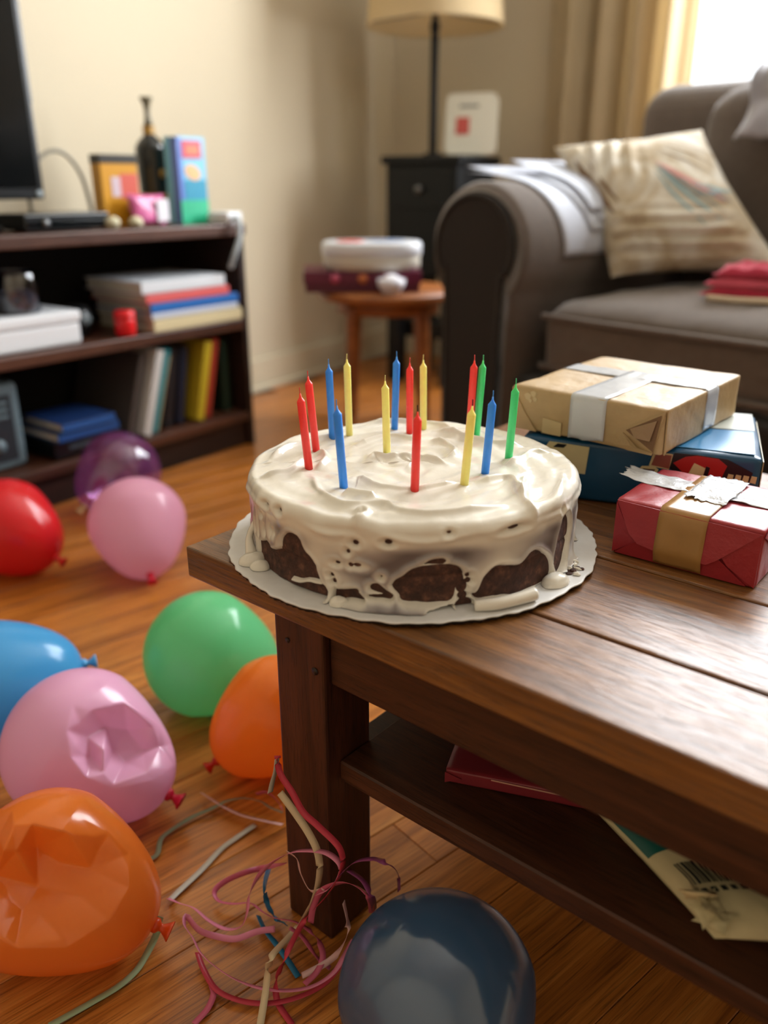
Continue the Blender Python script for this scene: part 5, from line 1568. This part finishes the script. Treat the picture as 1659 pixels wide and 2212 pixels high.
arm(0.0)
arm(SL - 0.25)
bx('base', 0.216, SL - 0.216, 0.03, SDp - 0.02, 0.07, 0.262, fab_shaded, sofa, 0.01)
nc = 2
cwid = (SL - 0.50) / nc


def soft_box(name, size, loc, m, parent, p=6.0, seed=1, crown=0.02, rot=None, n=30):
    """upholstered block: rounded edges, crowned top"""
    bm = parcel_mesh(size, min(size) * 0.32, 0.004, seed, 16)
    for v in bm.verts:
        x, y = v.co.x / (size[0] / 2), v.co.y / (size[1] / 2)
        if v.co.z > size[2] * 0.5:
            v.co.z += crown * (1 - x * x) * (1 - y * y)
    return add_bm(name, bm, m, parent, True, loc, rot)


for k in range(nc):
    xc = 0.25 + cwid * (k + 0.5)
    ch = soft_box('seat_cushion', (cwid - 0.006, 0.60, 0.155), (xc, 0.345, 0.262), fab, sofa, seed=80 + k, crown=0.03)
    hw = cwid / 2 - 0.012
    for zz in (0.128, 0.030):
        tube('piping', [(-hw, -0.292, zz), (-hw * 0.5, -0.3015, zz), (0, -0.3025, zz), (hw * 0.5, -0.3015, zz), (hw, -0.292, zz)], 0.006, fab, ch, 40, 8)
    bk = soft_box('back_cushion', (cwid - 0.004, 0.22, 0.40), (xc, 0.645, 0.43), fab, sofa, seed=90 + k, crown=0.03, rot=(R_(-10), 0, 0))
bx('back_frame', 0.03, SL - 0.03, SDp - 0.20, SDp, 0.07, 0.86, fab, sofa, 0.075, 6)
for x in (0.30, SL - 0.30):
    for y in (0.10, SDp - 0.1):
        bx('foot', x - .025, x + .025, y - .025, y + .025, 0.0, 0.0698, M['stand'], sofa, 0.003)
for x in (0.06, SL - 0.19):
    bx('foot', x, x + .05, 0.06, 0.11, 0.0, 0.0598, M['stand'], sofa, 0.003)
    bx('foot', x, x + .05, SDp - 0.12, SDp - 0.07, 0.0, 0.0598, M['stand'], sofa, 0.003)

# throw pillow
pcs = [(0.4718, 1.80, 0.455), (0.790, 1.70, 0.475), (0.690, 2.00, 0.745), (0.3817, 2.05, 0.712)]
pb0 = np.array([0.58, 1.87, 0.42])
pl_ = thing('throw_pillow', 'beige printed throw pillow leaning in the sofa corner', 'pillow', pb0)
Vp2, Fp2, surf2, n2_ = puff([np.array(c) - pb0 for c in pcs], 0.15, 60, 60, 2.4, 0.05, 77, 0.006, 26)
npv = 60 * 60
ug, vg = np.meshgrid(np.linspace(0, 1, 60), np.linspace(0, 1, 60), indexing='ij')
crease = (0.010 * np.sin((vg + 0.10 * np.sin(2.2 * ug + 0.3)) * 2 * np.pi / 0.085) * sstep(0.40, 0.12, vg) * sstep(0.02, 0.10, vg) * sstep(0.02, 0.2, ug) * sstep(0.95, 0.6, ug)
          + 0.008 * np.sin((ug - 0.35 * vg) * 2 * np.pi / 0.12) * sstep(0.45, 0.7, vg) * sstep(0.98, 0.85, vg) * sstep(0.02, 0.2, ug) * sstep(0.55, 0.3, ug))
Vp2[:npv] += n2_[None] * crease.reshape(-1, 1)
pm = NT('pillow_print')
vq = pm.coord((1, 1, 1), False)
pm.l(pm.ramp(pm.noise(vq, 7, 4, 0.6, 1.5), [(0.28, (140, 114, 84)), (0.42, (186, 170, 144)), (0.58, (212, 206, 194)), (0.78, (198, 184, 158))]), pm.p.inputs['Base Color'])
pm.set(Roughness=0.85)
pm.bump(pm.noise(vq, 40, 4), 0.3, 0.004)
add('cushion_cover', Vp2, Fp2, pm.m, pl_)


def pillow_print(pts_uv, width, m):
    C = spline(pts_uv, 24)
    T = np.gradient(C, axis=0)
    T /= np.linalg.norm(T, axis=1)[:, None]
    Nn = np.stack([-T[:, 1], T[:, 0]], 1)
    wd = width * np.sin(np.linspace(0.15, np.pi - 0.15, 24))
    U, Vv = [], []
    for q in np.linspace(-0.5, 0.5, 6):
        U.append(C[:, 0] + Nn[:, 0] * wd * q)
        Vv.append(C[:, 1] + Nn[:, 1] * wd * q)
    P = surf2(np.array(U).T, np.array(Vv).T, 1).reshape(-1, 3) + n2_ * 0.0016
    add('print', P, quads(24, 6), m, pl_)


M['p_pink'] = mat('pillow_pink', (206, 148, 142), 0.85)
M['p_teal'] = mat('pillow_teal', (140, 170, 176), 0.85)
M['p_grey'] = mat('pillow_grey', (120, 136, 142), 0.85)
M['p_tan'] = mat('pillow_tan', (150, 122, 88), 0.85)
M['p_brown'] = mat('pillow_brown', (118, 90, 64), 0.85)
# feathered strokes fanning out over the lower right of the cover
for k, (m_, (xa, ya), (xb, yb), wd_) in enumerate([('p_pink', (0.52, 0.64), (0.82, 0.34), 0.034), ('p_teal', (0.51, 0.60), (0.74, 0.22), 0.030), ('p_grey', (0.52, 0.61), (0.79, 0.27), 0.018),
                                                    ('p_teal', (0.60, 0.50), (0.90, 0.42), 0.026), ('p_grey', (0.66, 0.44), (0.88, 0.36), 0.016), ('p_teal', (0.49, 0.56), (0.64, 0.18), 0.022),
                                                    ('p_tan', (0.58, 0.86), (0.90, 0.62), 0.014), ('p_tan', (0.64, 0.90), (0.93, 0.70), 0.012), ('p_tan', (0.54, 0.80), (0.86, 0.54), 0.012),
                                                    ('p_pink', (0.55, 0.62), (0.86, 0.37), 0.014), ('p_teal', (0.68, 0.40), (0.93, 0.45), 0.018), ('p_brown', (0.05, 0.80), (0.13, 0.34), 0.06), ('p_brown', (0.12, 0.74), (0.19, 0.40), 0.03)]):
    pillow_print([(xa, ya), (xa * 0.6 + xb * 0.4 - 0.015, ya * 0.6 + yb * 0.4 - 0.02), (xb, yb)], wd_, M[m_])

# loose papers draped over the sofa arm
pap = sheet('paper_white', (214, 218, 230), 0.25, 0.6)


def arm_sheet(label, y0, y1, a0, a1, off, skew, tipz=0.0):
    """sheet bent round the rolled arm, angles measured on the roll"""
    nu, nv = 24, 14
    V = []
    for i, a in enumerate(np.linspace(R_(a0), R_(a1), nu)):
        f = i / (nu - 1)
        for y in np.linspace(y0, y1, nv):
            r = 0.128 + off
            x, z = 0.125 + r * math.cos(a), 0.517 + r * math.sin(a)
            if f < 0.35:                                        # stiff end stands off the arm
                k = (0.35 - f) / 0.35
                z += tipz * k * k
                x -= 0.05 * k * k
            V.append((x, y + skew * (f - 0.5), z))
    V = np.array(V)
    c = V.mean(0)
    o = add('paper_sheet', V - c, quads(nu, nv), pap, None)
    o.location = SOM @ Vector(c)
    o.rotation_euler = (0, 0, SOA)
    md = o.modifiers.new('thickness', 'SOLIDIFY')
    md.thickness = 0.0006
    md.offset = 1
    tag(o, label, 'paper', 'papers on the sofa arm')


arm_sheet('white paper hanging lowest over the inside of the sofa arm', 0.10, 0.30, 110, -8, 0.001, 0.05, 0.02)
arm_sheet('white paper with its end lifted off the sofa arm', 0.16, 0.36, 128, 12, 0.0045, 0.10, 0.05)
arm_sheet('white paper lying further back on the sofa arm', 0.27, 0.46, 120, 20, 0.008, -0.06, 0.025)
arm_sheet('topmost white paper on the sofa arm next to the pillow', 0.20, 0.40, 100, 30, 0.011, 0.03, 0.03)

# folded red cloth on the seat
cl = thing('folded_towel', 'folded red and pink towel on the sofa seat', 'towel', (0.715, 1.585, 0.437), R_(-30))
for k, (c, dz) in enumerate([((168, 40, 62), 0.0), ((206, 86, 106), 0.018), ((182, 52, 76), 0.036)]):
    Vt2, Ft2, _, _ = puff([(-0.12 + 0.01 * k, -0.07, 0.011 + dz), (0.14, -0.075 + 0.006 * k, 0.012 + dz), (0.14, 0.07, 0.013 + dz), (-0.10, 0.06, 0.012 + dz)], 0.026, 50, 40, 5, 0.05, 15 + k, 0.013, 34)
    Vt2[:, 2] = np.maximum(Vt2[:, 2], dz)
    add('fold', Vt2, Ft2, mat('towel_%d' % k, c, 0.9, 0.2, 0.08, 40, 0.5, 300, sheen=0.3), cl)
tube('fringe', [(-0.10, -0.078, 0.006), (-0.05, -0.084, 0.005), (0.0, -0.086, 0.006), (0.03, -0.086, 0.005)], 0.006, mat('towel_fringe', (206, 186, 160), 0.9), cl, 30, 8)

# grey throw over the back of the sofa
nu, nv = 30, 24
Vg = []
for i in range(nu):
    s = i / (nu - 1)
    for j in range(nv):
        q = j / (nv - 1)
        x = 0.385 + 0.42 * q
        if s < 0.55:
            k = s / 0.55
            y, z = 0.512 + 0.085 * k, 0.72 + 0.135 * k
        else:
            k = (s - 0.55) / 0.45
            y, z = 0.60 + 0.26 * k, 0.855 + 0.030 * math.sin(k * 2.6) - 0.02 * k
        wv = 0.014 * math.sin(q * 17 + s * 5) + 0.010 * math.sin(q * 31 - s * 9)
        Vg.append((x + 0.01 * math.sin(s * 9), y - abs(wv) * (1 if s < .55 else .2), z + abs(wv) * (0.3 if s < .55 else 1)))
Vg = np.array(Vg)
cgt = Vg.mean(0)
th_ = add('throw_blanket', Vg - cgt, quads(nu, nv), mat('grey_throw', (150, 146, 152), 0.9, 0.2, 0.06, 30, 0.4, 300, sheen=0.3), None)
th_.location = SOM @ Vector(cgt)
th_.rotation_euler = (0, 0, SOA)
md = th_.modifiers.new('thickness', 'SOLIDIFY')
md.thickness = 0.006
md.offset = 1
tag(th_, 'grey blanket thrown over the back of the sofa', 'blanket')


# ------------------------------------------------------------------ curtains
cur = sheet('curtain_cloth', (204, 186, 152), 0.35, 0.85, 0.05, 10, 0.2, 200)


def curtain(label, x0, x1, z0, z1, pleat, seed):
    t = thing('curtain', label, 'curtain', ROOM @ Vector(((x0 + x1) / 2, -0.095, z0)), ROOM_A, 'curtains beside the window')
    n = int((x1 - x0) / 0.004)
    xs = np.linspace(x0, x1, n)
    zs = np.linspace(0, z1 - z0, 24)
    Xg, Zg = np.meshgrid(xs, zs, indexing='ij')
    ph = 2 * np.pi * (Xg - x0) / pleat + 0.5 * np.sin(Xg * 13 + seed) + 0.25 * np.sin(Zg * 2.1 + seed)
    Yg = 0.034 * np.sin(ph) + 0.010 * np.sin(2.3 * ph + 1)
    V = np.stack([Xg - (x0 + x1) / 2, Yg, Zg], -1).reshape(-1, 3)
    o = add('drape', V, quads(n, 24), cur, t)
    md = o.modifiers.new('thickness', 'SOLIDIFY')
    md.thickness = 0.001
    return t


curtain('beige curtain gathered between the lamp and the window', 0.63, 1.08, 0.06, 2.44, 0.105, 1.0)
curtain('beige curtain at the far end of the window', 2.62, 3.05, 0.06, 2.44, 0.105, 4.0)
rod = thing('curtain_rod', 'dark metal curtain rod above the window', 'curtain rod', ROOM @ Vector((1.85, -0.095, 2.46)), ROOM_A)
tube('pole', [(-1.35, 0, 0), (1.35, 0, 0)], 0.011, M['black'], rod, 24, 12)
for s in (-1, 1):
    lathe('finial', [(0.0003, 0), (0.02, 0.008), (0.024, 0.022), (0.016, 0.036), (0.0003, 0.042)], M['black'], rod, 20, (s * 1.35, 0, 0), (0, R_(90 * s), 0))
    bx('bracket', s * 1.1 - 0.01, s * 1.1 + 0.01, 0.0, 0.0945, -0.01, 0.01, M['black'], rod, 0.002)
